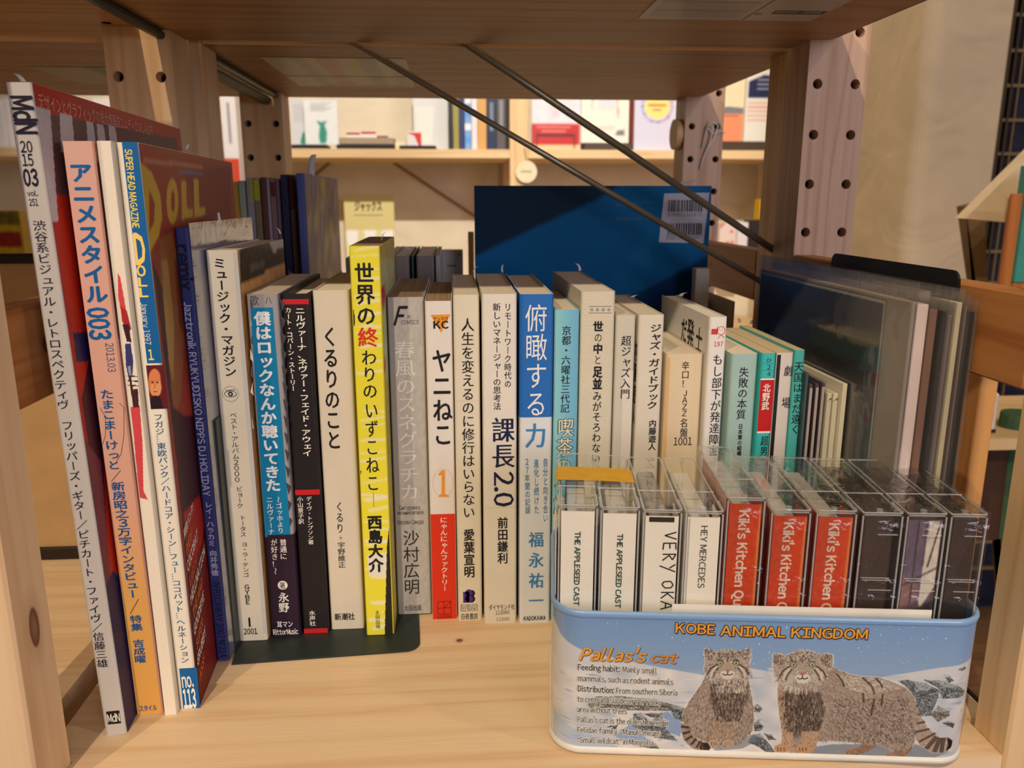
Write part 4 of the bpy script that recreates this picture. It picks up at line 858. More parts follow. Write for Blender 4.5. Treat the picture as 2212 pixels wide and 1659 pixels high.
# bookends
t = thing('bookend', 'black metal bookend with rounded top behind the record sleeves', 'bookend', (0, 0, 0))
pts = []
for (cy, cz, a0) in ((.3640, .2000, PI/2), (.4820, .2000, 0)): pts += [(cy+.0055*math.cos(a)*(1), cz+.0055*math.sin(a)) for a in (np.linspace(PI, PI/2, 6) if a0 else np.linspace(PI/2, 0, 6))]
poly = [(.3585, .0006)]+pts+[(.4875, .0006)]
MB().extrude(poly, lambda p: (.2354, p[0], p[1]), lambda p: (.2366, p[0], p[1])).build('upright_plate', M_BLACK, t)
MB().box((.2000, .3900, .0001), (.2354, .4800, .0006)).build('base_plate', M_BLACK, t)
t = thing('bookend', 'dark green-black metal bookend whose flat base lies under the middle books', 'bookend', (-.1195, .3845, 0), rz=math.radians(3.6))
Lb, r = .0985, .008; poly = [(0, 0)]+[(Lb-r+r*math.sin(a), r-r*math.cos(a)) for a in np.linspace(0, PI/2, 7)]+[(Lb, .105), (0, .105)]
MB().prism(poly, .0001, .0010).build('base_plate', plain('bookend_green', (40, 50, 48), .45, spec=.4, noise=.02), t)
MB().box((-.0010, .012, .0001), (.0, .105, .130), r=.0003).build('upright_plate', plain('bookend_green', (40, 50, 48), .45), t)

# ================================================================== TIN
TIN_O = np.array([.0494, .3035]); TIN_A = math.radians(-6.93)
TU = np.array([math.cos(TIN_A), math.sin(TIN_A)]); TN = np.array([-TU[1], TU[0]])
def tinP(px, py, off=0.0):
    d = ray(px, py); t = (off-(CAM[:2]-TIN_O) @ TN)/(d[:2] @ TN); p = CAM+t*d; return ((p[:2]-TIN_O) @ TU, p[2])
tin = thing('storage_tin', 'light blue printed tin box with two wild cats, holding cassettes at front right', 'box', (TIN_O[0], TIN_O[1], 0), rz=TIN_A)
UA, UB, DEP, RR = -.0098, .1698, .092, .0135; ZT = .0690
SID = .032; ARC = RR*PI/2; FR = UB-UA-2*RR; TOT = 2*SID+2*ARC+FR
def tin_path(s):
    s = np.asarray(s, float); x = np.empty_like(s); y = np.empty_like(s)
    a = s < SID; x[a] = UA; y[a] = RR+SID-s[a]
    a = (s >= SID) & (s < SID+ARC); t = (s[a]-SID)/RR; x[a] = UA+RR-RR*np.cos(t); y[a] = RR-RR*np.sin(t)
    a = (s >= SID+ARC) & (s < SID+ARC+FR); x[a] = UA+RR+s[a]-SID-ARC; y[a] = 0
    a = (s >= SID+ARC+FR) & (s < SID+2*ARC+FR); t = (s[a]-SID-ARC-FR)/RR; x[a] = UB-RR+RR*np.sin(t); y[a] = RR-RR*np.cos(t)
    a = s >= SID+2*ARC+FR; x[a] = UB; y[a] = RR+s[a]-SID-2*ARC-FR
    return x, y
def rrect(d, n=12, x0=UA, x1=UB, y0=0.0, y1=DEP, r=RR):
    """rounded rectangle grown by d"""
    P = []
    for cx, cy, a0 in ((x1-r, y0+r, -PI/2), (x1-r, y1-r, 0), (x0+r, y1-r, PI/2), (x0+r, y0+r, PI)):
        P += [(cx+(r+d)*math.cos(a0+k*PI/2/(n-1)), cy+(r+d)*math.sin(a0+k*PI/2/(n-1))) for k in range(n)]
    return P
M_TIN = plain('tin_blue', (128, 164, 208), .32, spec=.5, noise=.02, coat=.4); M_TINW = plain('tin_white', (226, 224, 216), .35, spec=.4); M_TINI = plain('tin_inside', (150, 152, 156), .35, metal=.6)
M_TBLUE = M_TIN
def ringwall(profile):
    """profile: list of (offset, z) swept round the tin"""
    b = MB(); rings = [[(x, y, z) for x, y in rrect(d)] for d, z in profile]; n = len(rings[0]); vs = [v for g in rings for v in g]
    b.add(vs, [(k*n+i, k*n+(i+1) % n, (k+1)*n+(i+1) % n, (k+1)*n+i) for k in range(len(rings)-1) for i in range(n)]); return b
ringwall([(-.0001, .003), (-.0001, ZT-.0012), (-.0009, ZT-.0012), (-.0009, .003)]).build('wall', [M_TIN], tin, smooth=False)
ringwall([(.0008, ZT-.0022), (.0011, ZT-.0010), (.0008, ZT+.0002), (.0, ZT+.0006), (-.0009, ZT+.0002), (-.0010, ZT-.0012)]).build('rolled_rim', M_TIN, tin, smooth=True)
b = ringwall([(-.004, .0003), (-.0015, .0003), (.0009, .0012), (.0011, .0028), (.0003, .0042), (-.0006, .0042)])
b.add([(x, y, .0003) for x, y in rrect(-.004)], [tuple(range(47, -1, -1))]); b.add([(x, y, .0012) for x, y in rrect(-.001)], [tuple(range(48))]); b.build('base', M_TINW, tin, smooth=True)
# --- the printed picture, painted into point colours
ZB = .0040
def TT(p): u, z = tinP(*p); return (u-UA-RR+SID+ARC, z-ZB)
def z7(x, y): return (1180+x/4.254, 1280+y/4.254)
def z8(x, y): return (1620+x/3.95, 1280+y/3.95)
c = Canvas(TOT, ZT-.002-ZB, 1240, 312, (130, 164, 206), T=TT)
H_ = c.ny
for j in range(H_):
    f = j/(H_-1); c.a[j] = np.array((176, 190, 206))*(1-f)+np.array((118, 154, 200))*f
SNOW = (206, 208, 212)
L7 = lambda pts: [z7(*p) for p in pts]; L8 = lambda pts: [z8(*p) for p in pts]
c.poly(L7([(-600, 300), (0, 330), (60, 370), (110, 425), (200, 470), (300, 512), (450, 560), (700, 612), (900, 655), (1200, 712), (1430, 752), (1900, 790)])+L8([(0, 640), (300, 700), (700, 690), (1100, 720), (1300, 690), (1600, 640), (1880, 610), (2050, 600), (2400, 560), (2400, 1700), (0, 1700)])+L7([(-600, 1800)]), SNOW)
sn = c.field(None, 60); sn2 = c.field(None, 18); vv = c.gy/c.h
msk = (vv < .62); c.a[msk] += ((sn[..., None]-.5)*np.array((36, 26, 14)))[msk]; c.a[msk] += ((sn2[..., None]-.5)*np.array((44, 30, 14)))[msk]
for i in range(150):
    x, y = random.uniform(1190, 2110), random.uniform(1450, 1640); l = random.uniform(10, 50); c.poly([(x, y), (x+l*.5, y-2), (x+l, y+1), (x+l*.5, y+2.5)], random.choice([(150, 172, 204), (170, 184, 206), (226, 226, 226), (128, 156, 196)]), .6)
c.poly(L7([(0, 1130), (80, 1180), (250, 1250), (500, 1330), (700, 1440), (900, 1600), (0, 1600)]), (150, 178, 216), .55); c.poly(L7([(1060, 1100), (1120, 1090), (1250, 1200), (1230, 1320), (1120, 1280)]), (120, 152, 198), .8); c.poly(L7([(620, 1310), (780, 1200), (900, 1320), (1000, 1400), (800, 1400)]), (128, 160, 204), .8)
c.blur(1)
ROCKS = [L7([(380, 1020), (450, 950), (700, 950), (1000, 980), (1250, 1050), (1250, 1090), (700, 1075), (400, 1060)]), L7([(1120, 1060), (1180, 1030), (1290, 1060), (1260, 1190), (1180, 1150)]), L7([(800, 1110), (870, 1100), (960, 1180), (1060, 1100), (1080, 1180), (1110, 1260), (1210, 1360), (1000, 1330), (900, 1290), (790, 1220)]), L7([(900, 1110), (960, 1100), (1060, 1110), (1030, 1150), (960, 1140)]), L7([(830, 1400), (1000, 1380), (1080, 1480), (950, 1430)]), L7([(560, 1230), (660, 1210), (640, 1250)]),
  L7([(1890, 1040), (1940, 1020), (1985, 1060), (1960, 1100), (1900, 1090)]), L7([(1900, 1190), (1950, 1170), (1995, 1230), (1970, 1270), (1910, 1270)]), L7([(1850, 1370), (1900, 1300), (1960, 1290), (2010, 1340), (2060, 1400), (2140, 1520), (2060, 1500), (1960, 1420)]), L7([(2000, 1290), (2050, 1300), (2110, 1350), (2040, 1350)]),
  L8([(1260, 750), (1340, 740), (1500, 770), (1610, 830), (1600, 900), (1540, 1050), (1440, 1050), (1400, 900), (1330, 800)]), L8([(1480, 740), (1650, 750), (1780, 800), (1880, 880), (1850, 910), (1640, 900), (1590, 800)]), L8([(1540, 1040), (1600, 960), (1700, 1010), (1700, 1050), (1600, 1100)]), L8([(1640, 1110), (1680, 1095), (1760, 1130), (1740, 1165)]), L8([(1660, 720), (1700, 710), (1740, 750), (1700, 765)]), L8([(1780, 660), (1830, 655), (1870, 670), (1820, 680)])]
for i, R_ in enumerate(ROCKS):
    c.poly(R_, (112, 120, 124) if i % 3 else (134, 130, 122)); sl, mm = c.mask_poly(R_); tex = RNG.random(mm.shape); tex = (tex+np.roll(tex, 1, 0)+np.roll(tex, 1, 1)+np.roll(tex, 2, 1))/4
    sub = c.a[sl]; sub[mm] += ((tex-.52)[..., None]*np.array((250, 245, 235)))[mm]
    P = np.array(R_); cx, cy = P.mean(0)
    for k in range(10):
        a_ = P[random.randrange(len(P))]; c.line([tuple(a_), (cx+random.uniform(-8, 8), cy+random.uniform(-5, 5))], .0003, (52, 56, 62), .6)
    c.poly([tuple(p) for p in (P-[cx, cy])*[.8, .35]+[cx, cy-abs(P[:, 1]-cy).max()*.55]], (200, 202, 204), .5)
sky = (c.gy/c.h > .45)
for i in range(230):
    x, y = random.uniform(1192, 2122), random.uniform(1340, 1640)
    if random.random() < .45 or y < 1500: c.ell(x, y, *( (1.4, 1.4) if random.random() < .25 else (.8, .8)), (236, 236, 232), .9, 8)
# --- cats
def inside(pt, P):
    x, y = pt; r_ = False
    for i in range(len(P)):
        (xa, ya), (xb, yb) = P[i], P[(i+1) % len(P)]
        if (ya > y) != (yb > y) and x < (xb-xa)*(y-ya)/(yb-ya)+xa: r_ = not r_
    return r_
def fur(P, n, L, dirf, cols, w=.00030, a=.7):
    n = int(n*1.25); A = np.array(P); lo, hi = A.min(0), A.max(0); k = 0
    while k < n:
        x, y = random.uniform(lo[0], hi[0]), random.uniform(lo[1], hi[1]); k += 1
        if not inside((x, y), P): continue
        an = dirf(x, y)+random.gauss(0, .22); l = L*random.uniform(.6, 1.3); c.line([(x, y), (x+math.cos(an)*l, y+math.sin(an)*l)], w, random.choice(cols), a)
FUR = [(150, 136, 124), (176, 162, 148), (120, 106, 96), (196, 184, 170), (98, 84, 76)]; FURD = [(70, 56, 50), (96, 80, 70), (52, 42, 38), (120, 104, 92)]; FURL = [(204, 194, 180), (220, 210, 196), (180, 166, 152)]
DOWN = lambda x, y: PI/2
# seated cat
tail = L7([(1245, 1195), (1240, 1270), (1262, 1350), (1330, 1420), (1430, 1460), (1490, 1455), (1512, 1420), (1480, 1375), (1410, 1355), (1340, 1300), (1290, 1215)])
body = L7([(1470, 740), (1430, 830), (1350, 940), (1290, 1040), (1252, 1120), (1265, 1210), (1330, 1300), (1420, 1350), (1490, 1370), (1520, 1402), (1600, 1405), (1640, 1412), (1700, 1408), (1770, 1392), (1830, 1330), (1890, 1270), (1908, 1150), (1895, 1000), (1870, 860), (1850, 740)])
head = L7([(1452, 560), (1458, 515), (1500, 516), (1560, 548), (1610, 522), (1700, 520), (1765, 545), (1830, 512), (1866, 518), (1882, 590), (1860, 660), (1872, 730), (1840, 790), (1760, 800), (1660, 806), (1560, 800), (1480, 780), (1448, 700), (1462, 640)])
hal = lambda P, k: [tuple(p) for p in (np.array(P)-np.mean(P, 0))*k+np.mean(P, 0)]
c.poly(hal(body, 1.035), (226, 224, 214), .6); c.poly(hal(head, 1.05), (226, 224, 214), .6)
c.poly(L7([(1500, 1400), (1900, 1300), (1990, 1330), (1800, 1430), (1550, 1450)]), (104, 116, 130), .6)
c.poly(tail, (150, 136, 122)); c.poly(body, (158, 142, 128)); fur(body, 2600, 5, lambda x, y: PI/2+(x-1572)*-.004, FUR)
chest = L7([(1510, 800), (1850, 800), (1850, 950), (1780, 1150), (1660, 1200), (1560, 1150), (1500, 960)]); fur(chest, 900, 7, DOWN, FURD); fur(L7([(1500, 780), (1860, 780), (1820, 900), (1560, 900)]), 220, 6, DOWN, FURL)
for P in (L7([(1500, 1180), (1600, 1190), (1590, 1390), (1505, 1390)]), L7([(1620, 1190), (1720, 1180), (1715, 1395), (1625, 1400)])): c.poly(P, (172, 152, 132)); fur(P, 260, 4, DOWN, [(190, 170, 148), (150, 128, 108), (124, 102, 84)])
for x in (1540, 1668):
    c.ell(*z7(x, 1378), 12, 7, (186, 162, 138)); 
    for q in (-22, 0, 22): c.line([z7(x+q, 1365), z7(x+q, 1400)], .0003, (70, 50, 40), .8)
fur(tail, 300, 3, lambda x, y: .8, FUR)
tp = [(1250, 1230), (1262, 1290), (1290, 1345), (1335, 1385), (1385, 1412)]
for (x, y), an in zip(tp, (.1, -.25, -.55, -.8, -1.0)):
    ca, sa = math.cos(an), math.sin(an); c.line([z7(x-12*ca, y-12*sa), z7(x+62*ca, y+62*sa)], .0011, (58, 46, 42), .85)
c.poly(L7([(1425, 1375), (1485, 1380), (1512, 1420), (1488, 1458), (1430, 1462), (1405, 1420)]), (36, 28, 28)); c.ell(*z7(1435, 1418), 3, 8, (70, 58, 54))
c.poly(head, (166, 154, 142)); fur(head, 900, 4, lambda x, y: math.atan2(y-1432, x-1570), FUR+FURL)
def face(Z, cx, ex, ey, ny, my, ear, s=1.0, w=1.0):
    E = lambda x, y, rx, ry, col, a=1.0, rot=0: c.ell(*Z(x, y), rx, ry, col, a, 20, rot)
    ln = lambda pts, ww, col, a=1.0: c.line([Z(*p) for p in pts], ww*w, col, a)
    # ears
    for P in ear: c.poly([Z(*p) for p in P], (120, 102, 90)); fur([Z(*p) for p in P], 60, 4, lambda x, y: -PI/2, FURL+[(90, 72, 62)])
    # brow, cheeks
    for sx, x in ((-1, ex[0]), (1, ex[1])):
        E(x, ey-2*s, 9*s, 6*s, (206, 196, 182)); E(x, ey, 8*s, 5.2*s, (34, 28, 26)); E(x, ey, 6*s, 4.0*s, (176, 180, 128)); E(x, ey, 2*s, 2.2*s, (14, 14, 12)); E(x-4, ey-5, .8*s, .8*s, (240, 240, 236))
        ln([(x-34*s, ey-22*s), (x, ey-30*s), (x+32*s, ey-20*s)], .0005, (70, 56, 50), .8); ln([(x+sx*30*s, ey+12*s), (x+sx*90*s, ey+50*s), (x+sx*120*s, ey+110*s)], .0006, (50, 40, 36), .85); ln([(x+sx*30*s, ey+30*s), (x+sx*70*s, ey+70*s), (x+sx*90*s, ey+130*s)], .0008, (218, 210, 198), .8); ln([(x+sx*16*s, ey+40*s), (x+sx*50*s, ey+90*s), (x+sx*66*s, ey+140*s)], .0006, (56, 46, 40), .8)
        for k in range(6): ln([(cx+sx*26*s, my-16*s+k*5*s), (cx+sx*(120+10*k)*s, my-30*s+k*17*s)], .00016, (228, 224, 216), .8)
    c.poly([Z(cx-20*s, ey-20*s), Z(cx+20*s, ey-20*s), Z(cx+36*s, ny-10*s), Z(cx-36*s, ny-10*s)], (172, 156, 140), .8); E(cx-28*s, my-8*s, 9*s, 6*s, (214, 206, 194)); E(cx+28*s, my-8*s, 9*s, 6*s, (214, 206, 194)); E(cx, my+26*s, 13*s, 5*s, (212, 204, 190))
    c.poly([Z(cx-22*s, ny-10*s), Z(cx+22*s, ny-10*s), Z(cx+10*s, ny+14*s), Z(cx-10*s, ny+14*s)], (176, 116, 92)); ln([(cx, ny+12*s), (cx, my)], .0004, (50, 34, 30)); ln([(cx-46*s, my-6*s), (cx-24*s, my+8*s), (cx, my), (cx+24*s, my+8*s), (cx+46*s, my-6*s)], .0005, (44, 32, 28))
    for k in range(70):
        x = random.uniform(cx-110*s, cx+110*s); y = random.uniform(ey-105*s, ey-36*s); E(x, y, 1.3*s, .9*s, (50, 42, 38), .85)
    ln([(cx, ey-50*s), (cx, ey-14*s)], .0005, (50, 40, 36), .7)
face(z7, 1665, (1597, 1742), 645, 715, 748, [[(1456, 517), (1500, 520), (1560, 552), (1500, 620), (1462, 590)], [(1866, 518), (1830, 514), (1765, 550), (1830, 615), (1876, 590)]])
# standing cat
body2 = L8([(240, 770), (232, 900), (250, 1050), (270, 1200), (285, 1300), (330, 1352), (400, 1355), (440, 1300), (520, 1310), (545, 1270), (600, 1262), (700, 1262), (820, 1270), (1000, 1290), (1130, 1310), (1200, 1345), (1300, 1340), (1370, 1320), (1400, 1270), (1405, 1180), (1430, 1040), (1400, 900), (1330, 810), (1220, 762), (1100, 722), (950, 712), (860, 700), (760, 660), (690, 620), (500, 600)])
head2 = L8([(196, 640), (198, 560), (200, 518), (250, 520), (320, 530), (400, 496), (500, 490), (590, 524), (640, 516), (700, 530), (705, 590), (690, 650), (660, 720), (620, 780), (540, 810), (440, 818), (340, 812), (270, 790), (215, 740)])
tail2 = L8([(1370, 930), (1420, 960), (1460, 1060), (1520, 1160), (1620, 1236), (1700, 1236), (1742, 1280), (1720, 1335), (1640, 1365), (1540, 1355), (1450, 1300), (1400, 1230), (1372, 1100)])
c.poly(L8([(300, 1350), (700, 1290), (1400, 1290), (1700, 1360), (1500, 1430), (900, 1440), (400, 1400)]), (118, 126, 134), .75)
c.poly(hal(body2, 1.02), (226, 224, 214), .5); c.poly(hal(head2, 1.05), (226, 224, 214), .6); c.poly(hal(tail2, 1.04), (226, 224, 214), .5)
for P in (L8([(980, 1270), (1100, 1290), (1010, 1350), (900, 1385), (820, 1375), (830, 1335), (920, 1320)]), L8([(1250, 1300), (1390, 1290), (1370, 1350), (1290, 1412), (1170, 1415), (1155, 1380), (1230, 1355)])): c.poly(P, (140, 112, 90)); fur(P, 260, 3, lambda x, y: 2.6, [(160, 130, 106), (116, 90, 72), (180, 150, 124)])
c.poly(tail2, (168, 150, 134)); fur(tail2, 500, 3, lambda x, y: .9, FUR+FURL)
for (xa, ya, xb, yb) in [(1376, 980, 1432, 960), (1378, 1050, 1460, 1030), (1382, 1120, 1492, 1100), (1400, 1190, 1530, 1160), (1440, 1270, 1580, 1196), (1500, 1330, 1590, 1226), (1570, 1358, 1620, 1234), (1630, 1366, 1650, 1234)]: c.line([z8(xa, ya), z8(xb, yb)], .0011 if xa < 1500 else .002, (70, 54, 48), .75)
c.poly(L8([(1680, 1236), (1742, 1275), (1728, 1330), (1672, 1358), (1690, 1300)]), (34, 28, 28))
c.poly(body2, (160, 144, 130)); fur(body2, 3600, 5, lambda x, y: .5+(y-1480)*.006, FUR)
fur(L8([(700, 900), (1350, 900), (1400, 1200), (1300, 1290), (750, 1240)]), 1300, 5, lambda x, y: .9, FURD+FUR); fur(L8([(760, 700), (1100, 730), (1300, 810), (1000, 860), (760, 800)]), 500, 5, lambda x, y: .4, FURL)
fur(L8([(250, 830), (600, 830), (640, 1000), (560, 1230), (300, 1200)]), 1500, 8, DOWN, FURD); fur(L8([(230, 800), (290, 800), (330, 1300), (280, 1300)]), 220, 5, DOWN, [(190, 150, 116), (206, 176, 140)])
for pts in ([(740, 690), (790, 760), (800, 800)], [(960, 720), (1040, 800), (1060, 860)], [(1070, 730), (1110, 770), (1130, 810)], [(960, 850), (970, 940)], [(1060, 900), (1030, 1050)], [(1130, 860), (1120, 960)]): c.line([z8(*p) for p in pts], .0008, (64, 50, 46), .8)
for P, cx in ((L8([(270, 1180), (370, 1190), (360, 1350), (215, 1355), (205, 1310), (270, 1280)]), 268), (L8([(440, 1180), (600, 1180), (560, 1300), (540, 1360), (380, 1365), (375, 1320), (440, 1290)]), 455)):
    c.poly(P, (176, 146, 118)); fur(P, 330, 4, DOWN, [(196, 160, 128), (150, 120, 96), (206, 180, 150)]); c.ell(*z8(cx, 1328), 16, 9, (196, 150, 108))
    for q in (-34, -8, 20): c.line([z8(cx+q, 1318), z8(cx+q+4, 1350)], .0004, (70, 46, 34), .8)
for P, cx in ((None, 870), (None, 1215)):
    c.ell(*z8(cx-20, 1352 if cx < 1000 else 1388), 12, 6, (170, 130, 100))
    for q in (-40, -20, 4): c.line([z8(cx+q, (1345 if cx < 1000 else 1380)), z8(cx+q, (1372 if cx < 1000 else 1408))], .0003, (60, 40, 30), .8)
c.poly(head2, (166, 154, 142)); fur(head2, 1300, 4, lambda x, y: math.atan2(y-1430, x-1733), FUR+FURL)
for k in range(46):
    a_ = random.uniform(.35*PI, .75*PI) if k % 2 else random.uniform(.8*PI, 1.0*PI); x, y = 450+250*math.cos(a_), 640+170*math.sin(a_); c.line([z8(x, y), z8(x+50*math.cos(a_), y+60*math.sin(a_))], .0002, (220, 214, 204), .8)
face(z8, 446, (370, 530), 612, 688, 728, [[(200, 520), (250, 522), (318, 548), (270, 620), (202, 600)], [(700, 530), (640, 520), (585, 545), (620, 610), (690, 640)]])
for i in range(70):
    x, y = random.uniform(1480, 2050), random.uniform(1440, 1640); c.ell(x, y, .9, .9, (240, 236, 226), .8, 6)
def tinpos(u, v):
    x, y = tin_path(u); e = .0003; cx = np.clip(x, UA+RR, UB-RR); cy = np.maximum(y, RR); nx_, ny_ = x-cx, y-cy; l = np.hypot(nx_, ny_)+1e-9
    return x+nx_/l*e, y+ny_/l*e, v+ZB
c.build('printed_scene', tinpos, PRINT_TIN, tin)
TD = Decal((0, -.0004, 0), (1, 0, 0), (0, 0, 1), (0, -1, 0), .00005)
def trow(text, x0, y0, x1, y1, h, col, style='', layer=2, slant=0.0):
    """text whose cap tops run from pixel (x0,y0) to (x1,y1), h pixels tall"""
    ua, va = tinP(x0, y0); ub, vb = tinP(x1, y1); _, vc = tinP(x0, y0+h); TD.hrow(text, ua, ub, vc, va, col, style, layer, slant, rise=(vb-va)/(ub-ua))
GOLD = [(226, 158, 60), (214, 136, 56), (206, 112, 50)]
for wd_, x0, y0, x1, y1 in (('KOBE', 1459, 1344, 1546, 1348), ('ANIMAL', 1556, 1350, 1699, 1354), ('KINGDOM', 1709, 1354, 1876, 1358)):
    trow(wd_, x0, y0, x1, y1, 21, (46, 26, 14), 'rim', 2); trow(wd_, x0+.6, y0+1, x1+.6, y1+1, 21, (46, 26, 14), 'rim', 2.5)
    trow(wd_, x0, y0, x1, y1, 21, GOLD[0], 'bold', 4)
trow("Pallas's", 1252, 1399, 1395, 1404, 26, (96, 64, 40), 'heavy', 2, .32); trow("Pallas's", 1251, 1398, 1394, 1403, 26, GOLD[0], 'bold', 4, .32)
trow('cat', 1405, 1408, 1463, 1412, 21, (96, 64, 40), 'heavy', 2, .32); trow('cat', 1404, 1407, 1462, 1411, 21, GOLD[1], 'bold', 4, .32)
TX = (44, 40, 40); HALO = (222, 222, 216)
for (bold, txt, x0, y0, x1, y1) in [(1, 'Feeding habit:', 1248, 1433, 1340, 1438), (0, 'Mainly small', 1345, 1438, 1420, 1442), (0, 'mammals, such as rodent animals', 1248, 1457, 1455, 1466), (1, 'Distribution:', 1248, 1479, 1327, 1484), (0, 'From southern Siberia', 1331, 1484, 1464, 1489),
    (0, 'to central Asia, desert or rocky', 1247, 1502, 1430, 1510), (0, 'area without trees', 1247, 1524, 1355, 1529), (0, "Pallas's cat is the oldest breed in", 1247, 1546, 1444, 1555), (0, 'Felidae family. “Manul” means', 1247, 1568, 1428, 1577), (0, '“Small wildcat” in Mongolia.', 1247, 1590, 1415, 1597)]:
    trow(txt, x0, y0, x1, y1, 12, HALO, 'halo', 1); trow(txt, x0, y0, x1, y1, 12, TX, 'bold' if bold else 'mid', 3)
TD.build('lettering', PRINT, tin)

# ================================================================== CASSETTES IN THE TIN
GCAS = 'cassettes standing in the blue tin'
def T2W(u, n, z=0.0): p = TIN_O+TU*u+TN*n; return (p[0], p[1], z)
WHT = (244, 238, 224)
def crinkle(a, b, amp, n=(6, 20, 24), seed=0):
    """thin wrinkled wrap: five faces of a box, subdivided and dented"""
    R_ = np.random.default_rng(seed); (x0, y0, z0), (x1, y1, z1) = a, b; m = MB()
    def face(f, nu, nv):
        rows = [[f(i/nu, j/nv) for i in range(nu+1)] for j in range(nv+1)]; k = []
        for j, r in enumerate(rows):
            k.append([tuple(np.array(p[0])+np.array(p[1])*(R_.normal(0, amp) if 0 < j < nv and 0 < i < nu else 0)) for i, p in enumerate(r)])
        m.strip(k)
    L = lambda p, q, t: p+(q-p)*t
    face(lambda s, t: ((L(x0, x1, s), y0, L(z0, z1, t)), (0, 1, 0)), n[0], n[2]); face(lambda s, t: ((L(x0, x1, s), y1, L(z0, z1, t)), (0, 1, 0)), n[0], 3)
    face(lambda s, t: ((x0, L(y0, y1, s), L(z0, z1, t)), (1, 0, 0)), 4, 4); face(lambda s, t: ((x1, L(y0, y1, s), L(z0, z1, t)), (1, 0, 0)), 4, 4)
    face(lambda s, t: ((L(x0, x1, s), L(y0, y1, t), z1), (0, 0, 1)), n[0], n[1]); return m
def cassette(label, u0, u1, zb, zt, card, shell, full=False, wrap=0, paint=None, spine_text=None, n0=.0085, group=GCAS, yaw=0.0):
    w = u1-u0; t = thing('cassette', label, 'cassette', T2W(u0, n0, zb), rz=TIN_A+yaw, group=group); h = zt-zb; D_ = .070
    # hollow clear case: outer walls with soft edges, seam where the lid meets the tray, hinge lugs
    m = MB().box((0, 0, 0), (w, D_, h), r=.0011); m.build('clear_case', CASE, t)
    e = MB(); ys = .0225
    e.box((.0003, ys-.0003, h-.0003), (w-.0003, ys+.0003, h+.00012)); e.box((.0012, .0004, h-.0016), (w-.0012, .0012, h-.0011)); e.box((.0004, .0002, .003), (.0010, .0008, h-.0018)); e.box((w-.0010, .0002, .003), (w-.0004, .0008, h-.0018))
    e.tube([(.0004, .012, h-.0002), (.0004, .0012, h-.0002), (.0012, .0003, h-.0003), (w-.0012, .0003, h-.0003), (w-.0004, .0012, h-.0002), (w-.0004, .012, h-.0002)], .00028, 6); e.box((.0006, D_-.0012, h-.0004), (w-.0006, D_-.0006, h+.0001)); e.box((.0006, .0006, h-.0009), (.0012, D_-.001, h-.0004)); e.box((w-.0012, .0006, h-.0009), (w-.0006, D_-.001, h-.0004)); e.build('case_ridges_highlight', clear('ridge_plastic', (235, 235, 232), .7, .06, 0, 100, .38), t)  # edge tube and milky ridges stand in for highlights along the case rim
    MB().cyl((w*.5, .0042, h-.0014), (0, 0, 1), .0013, .0012, 14).build('hinge_lug', clear('ridge_plastic'), t)
    if card is not None:
        c = MB().box((.0016, .0011, .0016), (w-.0016, .0014, h-.0034)); c.box((.0016, .0014, .0016), (.0019, .062, h-.0034)); c.box((w-.0019, .0014, .0016), (w-.0016, .016, h-.0034))
        c.build('paper_insert', plain('cover_%d_%d_%d' % tuple(card), card, .55, noise=.02), t)
        if paint is not None: paint(t, w, h)
    if shell is not None:
        s = MB().box((w*.5-.0043, .0045, .0035), (w*.5+.0043, .0650, h-.0060), r=.0008) if not full else MB().box((.0022, .0030, .0030), (w-.0022, .0670, h-.0030), r=.0010)
        s.build('tape_shell', plain('cover_%d_%d_%d' % tuple(shell), shell, .4, noise=.08, nscale=90), t)
    if spine_text: spine_text(t, w, h)
    if wrap:
        crinkle((-.0003, -.0004, .001), (w+.0002, D_+.0003, h+.0005), .00016, seed=wrap).build('film_wrap', FILM, t, smooth=True)
        m = MB(); m.add([(.001, -.0007, h-.001), (w-.001, -.0007, h-.001), (w*.55, -.0009, h-.012), (w*.2, -.0013, h-.030), (w*.05, -.001, h-.026)], [(0, 1, 2), (0, 2, 3, 4)]); m.build('film_fold', FILM, t)
        if full:
            m = MB()
            for zz, xa, xb in ((h-.0290, .10, .78), (h-.0300, .14, .82), (h-.0345, .30, .86), (h-.0095, .40, .86)): m.box((w*xa, -.0009, zz-.00010), (w*xb, -.0006, zz+.00010))
            m.build('film_seam', clear('ridge_plastic'), t)
    return t
def SD(w, h): return Decal((0, .00105, 0), (1, 0, 0), (0, 0, 1), (0, -1, 0), .00004)
GRN = (58, 84, 74)
def apple(u):
    def f(t, w, h): d = SD(w, h); d.vrow('THE APPLESEED CAST', w*u, h-.0125, h-.0125-.0345, .0023, GRN, 'heavy'); d.build('lettering', PRINT, t)
    return f
cassette('leftmost cassette under the yellow tape, small green capitals on white', -.0084, .0088, .0016, .1135, WHT, (206, 204, 198), paint=apple(.50))
cassette('second cassette under the yellow tape, small green capitals on white', .0092, .0264, .0016, .1128, WHT, (206, 204, 198), paint=apple(.52))
